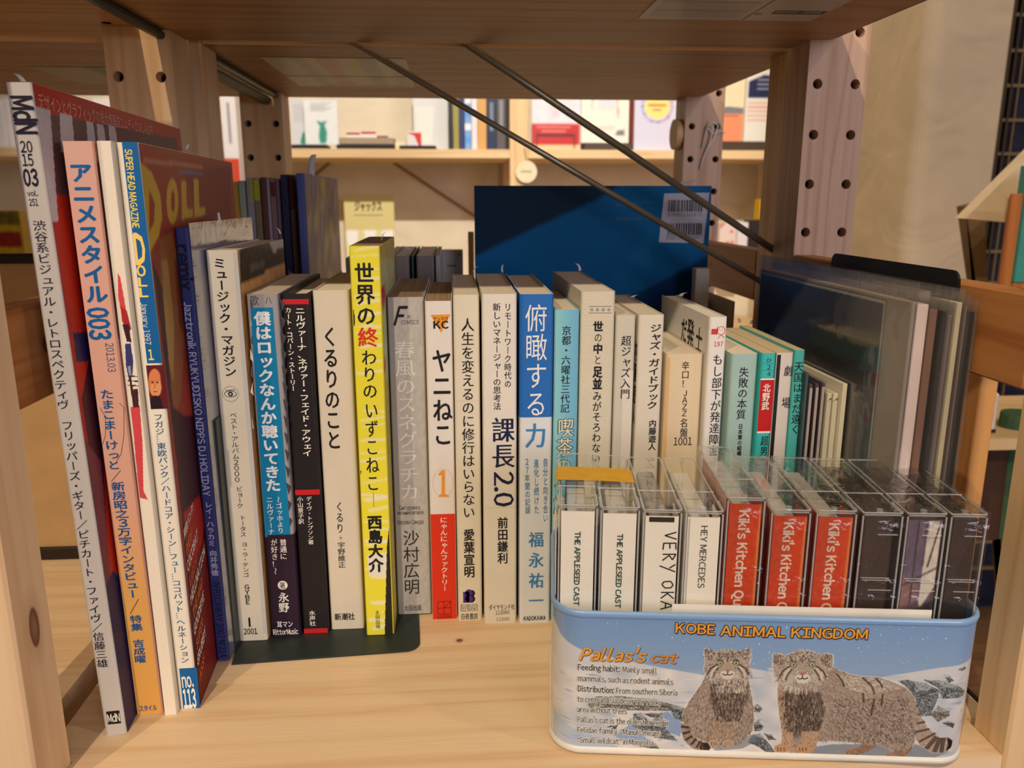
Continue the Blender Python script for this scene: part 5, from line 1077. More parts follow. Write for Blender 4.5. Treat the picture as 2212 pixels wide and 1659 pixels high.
def very(t, w, h):
    d = SD(w, h)
    # hand-lettered strokes, running downwards
    L = {'V': [[(0, .9), (.9, .5)], [(.9, .5), (.05, .1)]], 'E': [[(0, .12), (1, .16)], [(.05, .12), (.02, .85)], [(.5, .12), (.48, .75)], [(.95, .12), (1, .9)]], 'R': [[(0, .15), (1, .2)], [(0, .15), (.25, .8), (.5, .3)], [(.5, .3), (1, .9)]], 'Y': [[(0, .1), (.45, .55)], [(0, .95), (1.2, .3)]],
         'O': [[(.1, .5), (.3, .1), (.8, .15), (.95, .5), (.7, .9), (.25, .85), (.1, .5)]], 'K': [[(0, .15), (1, .2)], [(0, .9), (.55, .25)], [(.5, .3), (1, .9)]], 'A': [[(1, .0), (0, .5)], [(0, .5), (1, .95)], [(.6, .2), (.62, .8)]]}
    z = h-.0100; S = .0056; Z_ = .0040
    for ch in 'VERY OKAY':
        if ch == ' ': z -= .0030; continue
        for st in L[ch]:
            for i in range(len(st)-1):
                (a, b_), (a2, b2) = st[i], st[i+1]; d.line(w*.88-S*a, z-Z_*b_, w*.88-S*a2, z-Z_*b2, .00055, (30, 28, 26), 2)
        z -= .0049
    d.rect(w*.18, h-.0060, w*.80, h-.0038, (50, 44, 42), 1); d.build('lettering', PRINT, t)
cassette('third cassette, hand-drawn spiky black capitals on a white insert', .0270, .0440, .0016, .1120, WHT, (150, 144, 138), paint=very)
def hey(t, w, h):
    d = SD(w, h); d.vrow('HEY MERCEDES', w*.52, h-.0070, h-.0070-.0288, .0028, (60, 56, 52), 'mid'); d.vrow('everynight', w*.42, h-.0480, h-.0700, .0028, (60, 56, 52), 'mid')
    d.rect(w*.12, .004, w*.16, h-.004, (190, 186, 178), 1); d.build('lettering', PRINT, t)
cassette('fourth cassette, thin grey capitals running down a white insert', .0446, .0612, .0016, .1118, WHT, (214, 212, 206), paint=hey)
def kiki(t, w, h):
    d = SD(w, h); c = Canvas(w-.0034, h-.0052, 40, 260, (212, 84, 30)); cw, chh = c.w, c.h
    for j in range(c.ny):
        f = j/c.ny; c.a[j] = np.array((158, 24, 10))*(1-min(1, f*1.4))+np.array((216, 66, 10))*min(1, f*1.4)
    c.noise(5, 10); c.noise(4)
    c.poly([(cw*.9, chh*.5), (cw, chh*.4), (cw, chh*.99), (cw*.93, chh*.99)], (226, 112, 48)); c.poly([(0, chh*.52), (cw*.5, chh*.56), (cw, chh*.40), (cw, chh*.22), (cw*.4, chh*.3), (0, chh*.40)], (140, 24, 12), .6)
    for i in range(9):
        for j in range(12): c.ell(cw*(.03+.055*i), chh*(.38+.013*j), .00022, .00022, (80, 24, 18), .8, 6)
    for i in range(5): c.line([(0, chh*(.60+.03*i)), (cw, chh*(.63+.025*i))], .00025, (160, 60, 26), .6)
    c.line([(cw*.98, chh*.35), (cw*.98, chh)], .0004, (232, 190, 120)); c.blur(1)
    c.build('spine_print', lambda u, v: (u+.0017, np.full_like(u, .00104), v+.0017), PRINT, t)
    d.O = np.array([0, .0010, 0]); d.vrow("Kiki's Kitchen Quartet", w*.47, h-.0060, h-.0060-.0590, .0040, (236, 214, 194), 'heavy'); d.build('lettering', PRINT, t)
ORG = (196, 60, 14)
cassette('orange cassette in shrink wrap standing highest, beside the thin-lettered one', .0616, .0780, .0060, .1180, ORG, (206, 200, 192), wrap=5, paint=kiki)
cassette('middle one of the three orange cassettes in shrink wrap', .0800, .0970, .0016, .1130, ORG, (206, 200, 192), wrap=6, paint=kiki)
cassette('rightmost orange cassette in shrink wrap, next to the dark ones', .0985, .1157, .0016, .1130, ORG, (206, 200, 192), wrap=7, paint=kiki)
cassette('dark brown cassette in shrink wrap, right of the orange ones', .1172, .1345, .0016, .1125, None, (66, 52, 42), full=True, wrap=8)
def photo_spine(t, w, h):
    c = Canvas(w-.0034, h-.0052, 50, 220, (96, 78, 90)); a, b_ = c.w, c.h; P = lambda pts, col: c.poly([(a*x, b_*y) for x, y in pts], col)
    P([(0, .6), (.55, .66), (.5, 1), (0, 1)], (112, 98, 122)); P([(.55, .66), (.62, .62), (1, .72), (1, 1), (.6, 1)], (222, 214, 200)); P([(0, .62), (.5, .66), (.5, .72), (0, .76)], (150, 110, 112))
    P([(0, .46), (1, .58), (1, .66), (0, .58)], (58, 46, 42)); P([(0, .40), (1, .52), (1, .57), (0, .46)], (120, 78, 70)); P([(.62, .30), (1, .36), (1, .52), (.62, .46)], (206, 96, 44)); P([(0, .36), (.3, .38), (.3, .44), (0, .42)], (170, 60, 40)); P([(0, .16), (.6, .2), (.6, .38), (0, .36)], (58, 70, 62)); P([(0, 0), (.62, 0), (.62, .2), (0, .2)], (84, 66, 58)); P([(.62, 0), (1, 0), (1, .34), (.7, .22)], (218, 216, 206))
    for p in ([(.3, .64), (.3, 1)], [(.36, .12), (.36, .42)], [(0, .72), (1, .80)], [(.7, .8), (.95, 1)]): c.line([(a*x, b_*y) for x, y in p], .0006, (60, 46, 46))
    c.noise(8, 14); c.blur(1); c.build('spine_print', lambda u, v: (u+.0017, np.full_like(u, .00100), v+.0017), PRINT, t)
cassette('shrink-wrapped cassette with a colourful photo insert between two dark ones', .1353, .1522, .0016, .1125, (96, 78, 90), (66, 56, 50), full=True, wrap=9, paint=photo_spine)
cassette('last dark brown cassette in shrink wrap, at the right end of the tin', .1529, .1684, .0016, .1125, None, (56, 44, 36), full=True, wrap=10)
# tape across the first two, slips of paper in the tin
m = MB(); rows = []
for k in range(7):
    f = k/6; y0 = .0375; y1 = .0560; rows.append([(-.0092, y0+(y1-y0)*f, .1010), (-.0090, y0+(y1-y0)*f, .1130), (-.0078, y0+(y1-y0)*f, .1140), (.0090, y0+(y1-y0)*f+.0004*math.sin(k), .11385), (.0262, y0+(y1-y0)*f, .1132), (.0268, y0+(y1-y0)*f, .1126)])
m.strip(rows); o = m.build('adhesive_tape', plain('tape_yellow', (218, 166, 24), .5, noise=.06, nscale=160), loc=(TIN_O[0], TIN_O[1], 0), rz=TIN_A)
tag(o, 'strip of yellow adhesive tape across the tops of two cassettes', 'tape')
o = MB().box((.0405, .0040, .0020), (.1480, .0044, .0712)).build('paper_slip', plain('paper_white', (232, 226, 216), .6), loc=(TIN_O[0], TIN_O[1], 0), rz=TIN_A)
tag(o, 'long white paper card standing inside the front wall of the tin', 'paper')
o = MB().box((-.0090, .0145, .0020), (-.0087, .0600, .0950)).build('paper_slip', plain('paper_white', (232, 226, 216), .6), loc=(TIN_O[0], TIN_O[1], 0), rz=TIN_A); tag(o, 'narrow white printed slip at the left end inside the tin', 'paper')

# ================================================================== UNIT BEHIND: blue book, row of books
t = thing('book', 'large blue book standing face-on behind the rods, with barcode label', 'book', (.0170, .6320, 0), rz=math.radians(-1.0)); bw, bh = .1850, .2480
MB().box((0, 0, 0), (bw, .0006, bh)).build('cover', plain('blue_cover', (0, 96, 150), .55, spec=.12), t); MB().box((.001, .0007, .001), (bw-.001, .0105, bh-.0006)).build('page_block', PAGE_W, t); MB().box((0, .0106, 0), (bw, .0112, bh)).build('cover', plain('blue_cover', (0, 96, 150), .55, spec=.12), t)
def BP(px, py): p = at_y(px, py, .632); return (p[0]-.0170, p[2])
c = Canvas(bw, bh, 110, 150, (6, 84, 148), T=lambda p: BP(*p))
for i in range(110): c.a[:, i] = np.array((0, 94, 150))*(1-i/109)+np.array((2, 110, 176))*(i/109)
c.poly([(900, 340), (1345, 392), (1290, 430), (1180, 480), (1010, 560), (900, 600)], (10, 44, 68)); c.poly([(1510, 560), (1470, 585), (1350, 645), (1300, 690), (1600, 700), (1600, 520)], (6, 60, 118)); c.poly([(1385, 404), (1560, 396), (1560, 420), (1440, 410)], (24, 110, 176)); c.blur(1)  # darker blue areas are shade painted into the cover, lighter ones its lit part
c.build('cover_print', lambda u, v: (u, np.full_like(u, -.0001), v), printed('printed_blue_shaded', .55, .12, .0), t)
d = Decal((0, -.0002, 0), (1, 0, 0), (0, 0, 1), (0, -1, 0), .00008)
LB_ = (206, 208, 222); pA, pB, pC, pD = BP(1433, 418), BP(1530, 416), BP(1517, 525), BP(1421, 523); d.poly([pA, pD, pC, pB], LB_, 0)
R3 = random.Random(3)
for (ya, yb) in ((432, 457), (482, 507)):
    u0, v1 = BP(1441, ya); u1, v0 = BP(1514, yb); x = u0
    while x < u1: wl = R3.choice([.0005, .0008, .0012]); d.rect(x, v0, min(x+wl, u1), v1, (28, 28, 36), 1); x += wl+R3.choice([.0005, .0008])
u0, v1 = BP(1440, 459); u1, v0 = BP(1513, 467); d.hrow('9784811320670', u0, u1, v0, v1, (40, 40, 50), '', 1); u0, v1 = BP(1436, 508); u1, v0 = BP(1508, 516); d.hrow('1920798018000', u0, u1, v0, v1, (40, 40, 50), '', 1)
u0, v1 = BP(1330, 432); u1, v0 = BP(1408, 441); d.line(u0, v0, u1, (v0+v1)/2, .0006, (60, 110, 160), 1); d.line(u0, v0-.001, u0+.4*(u1-u0), v0-.001, .0006, (60, 110, 160), 1); u0, v1 = BP(1328, 468); u1, v0 = BP(1400, 477); d.hrow('定価 本体1,800円＋税', u0, u1, v0, v1, (90, 130, 170), '', 1); d.build('lettering', PRINT, t)

GB = 'books in the row behind, on the second shelf'
def back(label, px0, px1, pyt, Y, d, col, top=None, page=PAGE, hard=False, cat='book', name='book'):
    """book on the second unit; edges read at the height of its top"""
    a = at_y(px0, pyt, Y); e = at_y(px1, pyt, Y); q = BK(name, label, a[0]+.0002, e[0]-.0001, Y, a[2], d, col, page=page, hard=hard, group=GB, cat=cat)
    return q
q = back('mustard yellow book with a pale strip, leftmost of the tall back books', 497, 513, 392, .70, .12, (168, 132, 40)); q.D.rect(q.w*.1, .03, q.w*.8, .19, (206, 190, 120)); q.done()
back('pale green book second from the left in the tall back row', 513, 528, 390, .70, .12, (140, 152, 132)).done()
q = back('silvery book with a yellow-green top corner in the back row', 529, 545, 384, .70, .12, (134, 134, 142)); q.D.rect(q.w*.6, q.h-.02, q.w*.98, q.h-.001, (150, 160, 50)); q.done()
q = back('olive brown book with a lime top in the back row', 545, 560, 385, .70, .12, (116, 104, 84)); q.D.rect(q.w*.08, q.h-.018, q.w*.92, q.h-.001, (156, 160, 40)); q.done()
q = back('dark reddish mottled book in the back row', 561, 574, 383, .70, .12, (88, 52, 36)); q.done()
back('pale lilac thin book in the back row', 574, 581, 386, .70, .12, (150, 136, 156)).done()
q = back('mauve book with a dark red label at its head, back row', 581, 594, 388, .70, .12, (124, 98, 96)); q.D.rect(q.w*.08, q.h-.014, q.w*.92, q.h-.002, (96, 30, 26)); q.done()
back('dusty purple book, just left of the dark blue one', 595, 603, 386, .70, .12, (128, 112, 132)).done()
q = back('dark navy book with pale blue picture on its spine, back row', 604, 621, 377, .69, .13, (34, 42, 78)); q.D.poly([(q.w*.3, .12), (q.w*.9, .13), (q.w*.95, .17), (q.w*.4, .18)], (130, 146, 176)); q.D.poly([(q.w*.3, .02), (q.w*.6, .02), (q.w*.7, .11), (q.w*.4, .11)], (150, 160, 190)); q.done()
q = back('brown book with a dark maroon cap, right of the navy book', 622, 635, 377, .69, .13, (104, 84, 64)); q.D.rect(q.w*.05, q.h-.028, q.w*.95, q.h-.001, (78, 22, 22)); q.done()
q = back('blue-violet spined large book with a colourful glossy cover', 638, 656, 374, .660, .19, (70, 82, 140), name='picture_book'); hh = q.h
c = Canvas(.188, hh, 60, 90, (136, 122, 136), T=TR(q)); c.a[:, :12] = (88, 96, 150)
for i in range(90):
    x = random.uniform(650, 745); y = random.uniform(380, 600); wv = random.uniform(3, 10); hv = random.uniform(20, 90); c.poly([(x, y), (x+wv, y), (x+wv*.8, y+hv), (x-wv*.3, y+hv)], random.choice([(176, 160, 160), (120, 90, 80), (70, 64, 100), (196, 184, 184), (150, 106, 76), (186, 176, 60), (92, 72, 72)]), .55)
c.poly([(690, 388), (702, 386), (700, 425), (694, 420)], (186, 176, 50)); c.blur(2)
c.build('cover_print', lambda u, v: (np.full_like(u, q.w+.0001), u+.001, v), PRINT_GLOSS, q.root); q.done()
# lower books behind the yellow one
for (p0, p1, yt, col, lab) in [(745, 830, 558, (122, 116, 116), 'wide grey hardback lying behind the yellow book'), (832, 850, 553, (150, 146, 156), 'lilac-grey paperback behind the grey comic'), (851, 884, 553, (126, 116, 108), 'brown-grey paperback behind the grey comic'), (888, 893, 553, (52, 70, 74), 'thin dark teal book behind the grey comic'), (898, 938, 553, (118, 112, 104), 'thick grey-brown book behind the white and red comic'), (940, 950, 553, (150, 156, 166), 'narrow pale grey book left of the blue one')]:
    back(lab, p0, p1, yt, .605, .130, col, page=PAGE_W).done()
o = MB().box((0, 0, 0), (.018, .012, .194), r=.0004).build('price_card', plain('paper_white', (232, 226, 216), .6), loc=(at_y(955, 560, .70)[0], .70, .001)); tag(o, 'white card standing in the back row just left of the blue book', 'card')
d = Decal((0, -.0001, .150), (1, 0, 0), (0, 0, 1), (0, -1, 0), .0001); d.rect(.004, .030, .012, .0312, (130, 130, 140)); d.ell(.0145, .0405, .0015, .0015, (226, 160, 60)); d.build('lettering', PRINT, o)
o = MB().box((0, 0, 0), (.0055, .02, .205), r=.0005).build('wood_strip', P_FARZ, loc=(at_y(1012, 545, .80)[0], .80, .001)); tag(o, 'narrow pale wood strip upright behind the back row', 'wood')
o = MB().box((0, 0, 0), (.011, .010, .185), r=.0005).build('paper_card', plain('paper_white', (232, 226, 216), .6), loc=(.186, .606, .001)); tag(o, 'white card edge standing just right of the large blue book', 'card')
# sloping grey board behind the rods (right)
t = MB(); t.box((0, 0, 0), (.0016, .10, .155), r=.0004); o = t.build('display_board', plain('board_greyish', (176, 156, 140), .7), loc=(.2290, .640, .001)); tag(o, 'greyish display board behind the lower end of the rods', 'board')
o = MB().box((.19, .70, .0), (.2410, .715, .150), r=.0006).build('crate_panel', P_FAR); tag(o, 'pale wooden crate end behind the blue book on the right', 'crate')

# white paper slips sticking out of books
SLIP = plain('slip_paper', (214, 210, 206), .6, spec=.2)
def slip(label, base, rise, bend, wid, lean=(0, 0), thick=.0001, wdir=(0, 1)):
    rows = []; n = 9; bx, by, bz = base; rise *= .45; bend = (bend[0]*.6, bend[1]); wid *= .75
    for k in range(n+1):
        f = k/n; x = bx+lean[0]*f+bend[0]*f*f; y = by+lean[1]*f+bend[1]*f*f; z = bz+rise*math.sin(f*1.35)/math.sin(1.35) if rise else bz
        ww = wid*(1-.35*f); rows.append([(x-wdir[0]*ww/2, y-wdir[1]*ww/2, z), (x+wdir[0]*ww/2, y+wdir[1]*ww/2, z), ])
    m = MB(); m.strip(rows); o = m.build('paper_slip', SLIP, smooth=True); s = o.modifiers.new('s', 'SOLIDIFY'); s.thickness = thick; return tag(o, label, 'slip', None)
def at(px, py, Y): return tuple(at_y(px, py, Y))
slip('curled paper slip on top of the tallest magazine', at(50, 176, .345), .007, (-.003, .002), .0030, (-.002, .0), wdir=(1, 0))
slip('thin paper slip behind the red magazine cover', at(403, 322, .47), .006, (.001, 0), .002, (.001, 0), wdir=(1, 0))
slip('small slip rising from the red magazine near the navy one', at(475, 480, .44), .011, (.001, 0), .0022, (-.001, 0), wdir=(1, 0))
slip('tiny slip curling from the cream magazine with eye emblem', at(605, 505, .46), .007, (-.003, 0), .0012, (.0, 0), wdir=(1, 0))
slip('long dark curling thread slip on top of the tall yellow book', at(824, 520, .46), .011, (.003, 0), .0007, (.001, 0), wdir=(1, 0))
slip('small slip between the comic and the cream business book', at(1022, 588, .52), .008, (.004, 0), .0010, (.001, 0), wdir=(1, 0))
slip('small slip beside the white book with navy title', at(1085, 588, .50), .010, (.0025, 0), .0016, (-.001, 0), wdir=(1, 0))
slip('curling slip along the top of the textured cream book', at(1252, 585, .49), .010, (-.006, 0), .0022, (.001, 0), wdir=(1, 0))
slip('folded slip on top of the cream paperbacks', at(1364, 645, .50), .005, (.006, 0), .004, (.0, 0), wdir=(1, 0))
slip('curling slip above the white paperback with red mark', at(1470, 640, .49), .005, (.006, 0), .004, (.0, 0), wdir=(1, 0))
slip('first small pointed slip over the pocket books', at(1597, 697, .49), .006, (-.001, 0), .003, (.0, 0), wdir=(1, 0))
slip('second small pointed slip over the pocket books', at(1622, 700, .49), .006, (.001, 0), .003, (.0, 0), wdir=(1, 0))
slip('broad grey slip standing up from the large picture book', at(672, 380, .70), .038, (.006, 0), .0085, (.0, 0), wdir=(1, 0), thick=.0003)
slip('bright curled slip in the back row left of the blue book', at(893, 545, .68), .009, (-.012, 0), .004, (-.002, 0), wdir=(1, 0))
slip('thin arched slip behind the tall yellow book', at(842, 555, .68), .016, (-.006, 0), .0010, (.001, 0), wdir=(1, 0))
slip('thin slanted slip in the back row beside the bright one', at(925, 545, .68), .008, (.009, 0), .0020, (.003, 0), wdir=(1, 0))
slip('pale blue slip lying over the top right corner of the blue book', at(1470, 398, .640), .006, (.020, 0), .014, (.002, 0), wdir=(1, 0))

# ================================================================== FAR WALL SHELF, BLURRED
def far(name, label, cat, x0, x1, yt, Y=2.03, d=.02, col=(220, 214, 204), yb=None, group=None, tilt=0.0, art=None, mat=None, zb=None, lean=0.0):
    """upright item on the far shelf; x0,x1,yt are photo pixels at its distance"""
    a = at_y(x0, yt, Y); e = at_y(x1, yt, Y); z0 = (FZ+.0005 if zb is None else zb) if yb is None else at_y(x0, yb, Y)[2]
    t = thing(name, label, cat, (a[0], Y, z0), group=group, ry=lean); w, h = e[0]-a[0], a[2]-z0
    m = MB().box((0, 0, 0), (w, d, h), r=min(.002, d*.2)); o = m.build('body', mat or plain('cover_%d_%d_%d' % tuple(col), col, .6, noise=.03), t)
    if tilt: t.rotation_euler.x = -tilt
    if art:
        c = Canvas(w, h, 50, max(10, int(50*h/w)) if h < 3*w else 120, col); art(c); c.build('cover_print', lambda u, v: (u, np.full_like(u, -.0006), v), PRINT, t)
    return t
def art_green(c):
    w, h = c.w, c.h
    for i in range(6): c.line([(w*.2, h*(.93-.035*i)), (w*(.85-.1*(i % 3)), h*(.93-.035*i))], h*.014, (150, 150, 146), .8)
    c.poly([(w*.44, h*.02), (w*.62, h*.02), (w*.66, h*.25), (w*.60, h*.45), (w*.68, h*.53), (w*.5, h*.50), (w*.36, h*.54), (w*.46, h*.42), (w*.42, h*.2)], (50, 140, 116)); c.noise(5); c.blur(2)
far('booklet', 'white booklet with a green plant drawing on the far shelf', 'booklet', 655, 727, 216, 2.02, .004, (226, 224, 220), art=art_green, zb=FZ+.011)
def art_green2(c):
    w, h = c.w, c.h; c.poly([(w*.2, h*.5), (w*.9, h*.5), (w*.9, h*.9), (w*.2, h*.9)], (190, 186, 182), .6); c.poly([(w*.6, h*.02), (w, h*.02), (w, h*.26), (w*.8, h*.3), (w*.6, h*.1)], (50, 140, 116)); c.blur(2)
far('booklet', 'paler grey-white booklet half hidden at the left end of the far shelf', 'booklet', 626, 657, 215, 2.05, .004, (206, 204, 204), art=art_green2, zb=FZ+.011)
far('tray', 'black tray under the two white booklets on the far shelf', 'tray', 628, 706, 312, 2.005, .06, (34, 34, 38))
far('tray', 'black tray under the wooden card box on the far shelf', 'tray', 726, 852, 312, 2.005, .07, (34, 34, 38))
far('card_box', 'low grey-brown wooden box holding cards on the far shelf', 'box', 732, 852, 297, 2.012, .05, (166, 142, 116), zb=FZ+.0105)
GCD = 'red-edged cards in the low box'
far('card', 'left red-topped card standing in the low wooden box', 'card', 748, 778, 286, 2.025, .004, (226, 214, 204), group=None, art=lambda c: (c.poly([(0, c.h*.86), (c.w, c.h*.86), (c.w, c.h), (0, c.h)], (176, 40, 44)), c.blur(1)))
far('card', 'right red-topped card standing in the low wooden box', 'card', 780, 812, 284, 2.030, .004, (226, 214, 204), art=lambda c: (c.poly([(0, c.h*.86), (c.w, c.h*.86), (c.w, c.h), (0, c.h)], (176, 40, 44)), c.blur(1)))
far('card', 'brownish low card at the right of the wooden box', 'card', 814, 838, 293, 2.033, .004, (140, 84, 80))
far('tray', 'black tray at the foot of the white stand, far shelf', 'tray', 862, 942, 314, 2.005, .06, (34, 34, 38))
far('card', 'red and white leaning card in front of the white stand', 'card', 880, 910, 284, 2.035, .005, (224, 214, 210), zb=FZ+.009, art=lambda c: (c.poly([(c.w*.0, c.h*.9), (c.w, c.h*.9), (c.w, 0), (c.w*.8, 0), (c.w*.5, c.h*.7)], (206, 50, 36)), c.blur(1)))
far('cream_note', 'small cream folded note between the box and the white stand', 'paper', 850, 876, 306, 2.04, .01, (232, 220, 176))
far('display_stand', 'tall white display stand on the far shelf left of the dark books', 'stand', 890, 966, 150, 2.12, .015, (222, 220, 214), art=lambda c: (c.poly([(c.w*.1, c.h*.1), (c.w*.5, c.h*.1), (c.w*.62, c.h*.55), (c.w*.08, c.h*.55)], (236, 230, 218)), c.blur(2)))
GF = 'spines standing in a row on the far shelf'
FB = [(967, 977, 170, (38, 34, 32), 'black book, first in the far row'), (978, 990, 196, (150, 140, 70), 'olive book in the far row'), (991, 1002, 190, (40, 52, 96), 'navy blue thin book in the far row'), (1003, 1017, 180, (120, 160, 206), 'sky-blue and white book in the far row'), (1018, 1030, 180, (222, 212, 210), 'white book with a faint red edge in the far row'),
      (1031, 1050, 186, (206, 156, 84), 'tan book in the far row'), (1051, 1072, 186, (30, 44, 72), 'dark blue book with white lettering in the far row'), (1073, 1092, 180, (84, 78, 78), 'dark grey book with pale marks in the far row'), (1093, 1101, 180, (34, 30, 30), 'black book beside the pine upright in the far row')]
for x0, x1, yt, col, lab in FB:
    def art(c, col=col):
        if col[2] > 200 and col[0] < 150:
            for k in range(5): c.poly([(0, c.h*(.1+.2*k)), (c.w, c.h*(.1+.2*k)), (c.w, c.h*(.2+.2*k)), (0, c.h*(.2+.2*k))], (226, 226, 228) if k % 2 else (90, 150, 214))
        elif col[0] in (30, 84): c.poly([(c.w*.3, c.h*.3), (c.w*.7, c.h*.3), (c.w*.7, c.h*.75), (c.w*.3, c.h*.75)], (170, 170, 170), .6)
        c.blur(1)
    far('book', lab, 'book', x0, x1, yt, 2.03, .12, col, group=GF, art=art)
def art_red(c):
    w, h = c.w, c.h; c.noise(5, 8)
    for k in range(8): c.ell(w*random.random(), h*random.uniform(.45, .95), w*.07, h*.05, (210, 190, 192), .6)
    c.poly([(0, h*.07), (w, h*.07), (w, h*.36), (0, h*.36)], (184, 36, 36)); c.poly([(0, 0), (w, 0), (w, h*.07), (0, h*.07)], (222, 190, 140)); c.line([(w*.1, h*.05), (w*.1, h*.20), (w*.88, h*.20), (w*.88, h*.02)], h*.02, (70, 20, 24))
    for k in range(2): c.line([(w*(.1+.1*k), h*(.31-.05*k)), (w*(.8-.1*k), h*(.31-.05*k))], h*.02, (226, 150, 140), .8)
    c.blur(1)
far('book', 'pale pink book with a red band, right of the far pine upright', 'book', 1150, 1256, 160, 2.04, .012, (222, 212, 216), art=art_red, tilt=.05)
def art_cream(c):
    w, h = c.w, c.h; c.line([(w*.22, h*.5), (w*.26, h*.95)], w*.03, (150, 140, 120), .7); c.poly([(w*.36, h*.5), (w*.7, h*.5), (w*.7, h), (w*.36, h)], (206, 206, 212), .8); c.line([(w*.78, h*.35), (w*.74, h*.7), (w*.84, h*.95)], w*.03, (206, 120, 110), .7)
    c.line([(w*.03, h*.22), (w*.7, h*.22)], h*.05, (226, 190, 180), .6); c.poly([(w*.72, h*.12), (w*.92, h*.12), (w*.9, h*.2), (w*.76, h*.18)], (90, 90, 90), .8); c.noise(3); c.blur(1)
far('book', 'cream illustrated book leaning on a small stand on the far shelf', 'book', 1258, 1362, 160, 2.03, .03, (228, 224, 208), art=art_cream, tilt=.06, zb=FZ+.018)
far('book_stand', 'dark low stand under the cream illustrated far book', 'stand', 1262, 1368, 309, 2.02, .05, (78, 62, 50))
far('book', 'dark red-edged book seen behind the lilac poster', 'book', 1364, 1378, 170, 2.06, .10, (120, 50, 40))
def art_lilac(c):
    w, h = c.w, c.h
    for k in range(26):
        a_ = k*2*PI/26; c.ell(w*.52+w*.34*math.cos(a_), h*.62+w*.34*math.sin(a_)*1.0, w*.035, w*.03, random.choice([(90, 96, 150), (190, 110, 130), (150, 150, 190)]), .7)
    c.ell(w*.52, h*.62, w*.29, w*.27, (242, 216, 120)); c.line([(w*.32, h*.64), (w*.72, h*.64)], h*.035, (190, 70, 60), .8); c.line([(w*.42, h*.57), (w*.62, h*.57)], h*.02, (110, 110, 80), .7); c.blur(1)
far('poster_card', 'pale lilac card with a yellow sun disc on the far shelf', 'card', 1374, 1468, 170, 2.02, .006, (206, 202, 218), art=art_lilac, tilt=.04)
def art_or(c):
    w, h = c.w, c.h; c.poly([(0, 0), (w, 0), (w, h*.40), (0, h*.40)], (236, 140, 96)); c.poly([(0, h*.40), (w, h*.40), (w, h*.48), (w*.3, h*.5), (0, h*.45)], (120, 120, 124)); c.line([(w*.1, h*.37), (w*.8, h*.37)], h*.015, (160, 80, 60)); c.poly([(w*.3, h*.88), (w*.8, h*.86), (w*.8, h*.97), (w*.3, h*.97)], (90, 90, 96), .7); c.blur(1)
far('book', 'cream book with an orange lower half, far shelf at right', 'book', 1558, 1612, 150, 2.06, .02, (226, 210, 170), art=art_or, zb=FZ+.022)
def art_nv(c):
    w, h = c.w, c.h; c.poly([(w*.05, h*.62), (w, h*.62), (w, h*.9), (w*.5, h*.93), (w*.05, h*.84)], (30, 34, 70))
    for k in range(3): c.line([(w*.3, h*(.86-.06*k)), (w*.95, h*(.86-.06*k))], h*.02, (200, 200, 206), .8)
    for k in range(5): c.line([(w*.05, h*(.55-.06*k)), (w*.9, h*(.55-.06*k))], h*.022, (222, 140, 120), .7)
    c.ell(w*.75, h*.14, w*.08, w*.08, (80, 80, 80)); c.blur(1)
far('book', 'white book with a navy arched title, far shelf beside the right post', 'book', 1616, 1690, 150, 2.05, .02, (226, 220, 206), art=art_nv, zb=FZ+.022)
far('book_stand', 'dark wire stand under the two rightmost far books', 'stand', 1560, 1690, 305, 2.04, .05, (70, 54, 40))
# round tag hanging on the far upright, and its twin seen edge-on
def disc(label, px, py, Y, r, rz=0.0):
    p = at_y(px, py, Y); t = thing('round_tag', label, 'tag', tuple(p), rz=rz)
    MB().tube([(0, 0, 0), (0, .006, 0)], r, 28).build('disc', plain('tag_cream', (222, 208, 170), .6), t); MB().tube([(0, .003, r), (-.004, .003, r+.03)], .0008, 6).build('string', M_DARK, t)
    d = Decal((0, -.0003, 0), (1, 0, 0), (0, 0, 1), (0, -1, 0), .0003); d.rect(-r*.5, -r*.04, r*.5, r*.08, (150, 142, 120)); d.build('lettering', PRINT, t); return t
disc('round cream tag hanging on the far pine upright', 1137, 371, 1.985, .026)
MB().cyl((.2412, .868, .304), (-1, 0, 0), .0155, .007, 24).build('wooden_disc', P_FARZ, U2)
# flyer and things lower on the far wall
def art_fly(c):
    w, h = c.w, c.h; c.poly([(0, 0), (w, 0), (w, h*.45), (0, h*.45)], (232, 222, 160))  # paler lower half: spotlight falling on the flyer, painted in
    for x in (.02, .38, .74): c.poly([(w*x, h*.45), (w*(x+.24), h*.45), (w*(x+.20), h*.1), (w*(x+.04), h*.1)], (252, 250, 244))
    c.poly([(w*.45, h*.15), (w*.72, h*.15), (w*.72, h*.3), (w*.45, h*.3)], (190, 170, 180)); c.blur(1)
t = far('flyer', 'pale yellow flyer with handwritten title, low on the far wall', 'flyer', 742, 850, 420, 2.20, .002, (222, 206, 138), art=art_fly, yb=560)
d = Decal((0, -.0008, 0), (1, 0, 0), (0, 0, 1), (0, -1, 0), .0002); p = at_y(742, 420, 2.2); f_ = lambda x, y: (at_y(x, y, 2.2)[0]-p[0], at_y(x, y, 2.2)[2]-t.location.z); u0, v1 = f_(765, 434); u1, v0 = f_(826, 456); d.hrow('ジャックス', u0, u1, v0, v1, (60, 50, 40), 'heavy'); u0, v1 = f_(765, 461); u1, v0 = f_(826, 466); d.rect(u0, v0, u1, v0+(v1-v0)*.5, (170, 152, 108)); d.build('lettering', PRINT, t)
far('box', 'patterned red and white box low on the far wall, right side', 'box', 1556, 1592, 482, 2.10, .05, (224, 200, 190), yb=560, art=lambda c: ([c.ell(c.w*random.random(), c.h*random.random(), c.w*.12, c.w*.10, (206, 100, 90), .7) for _ in range(12)], c.blur(1)))
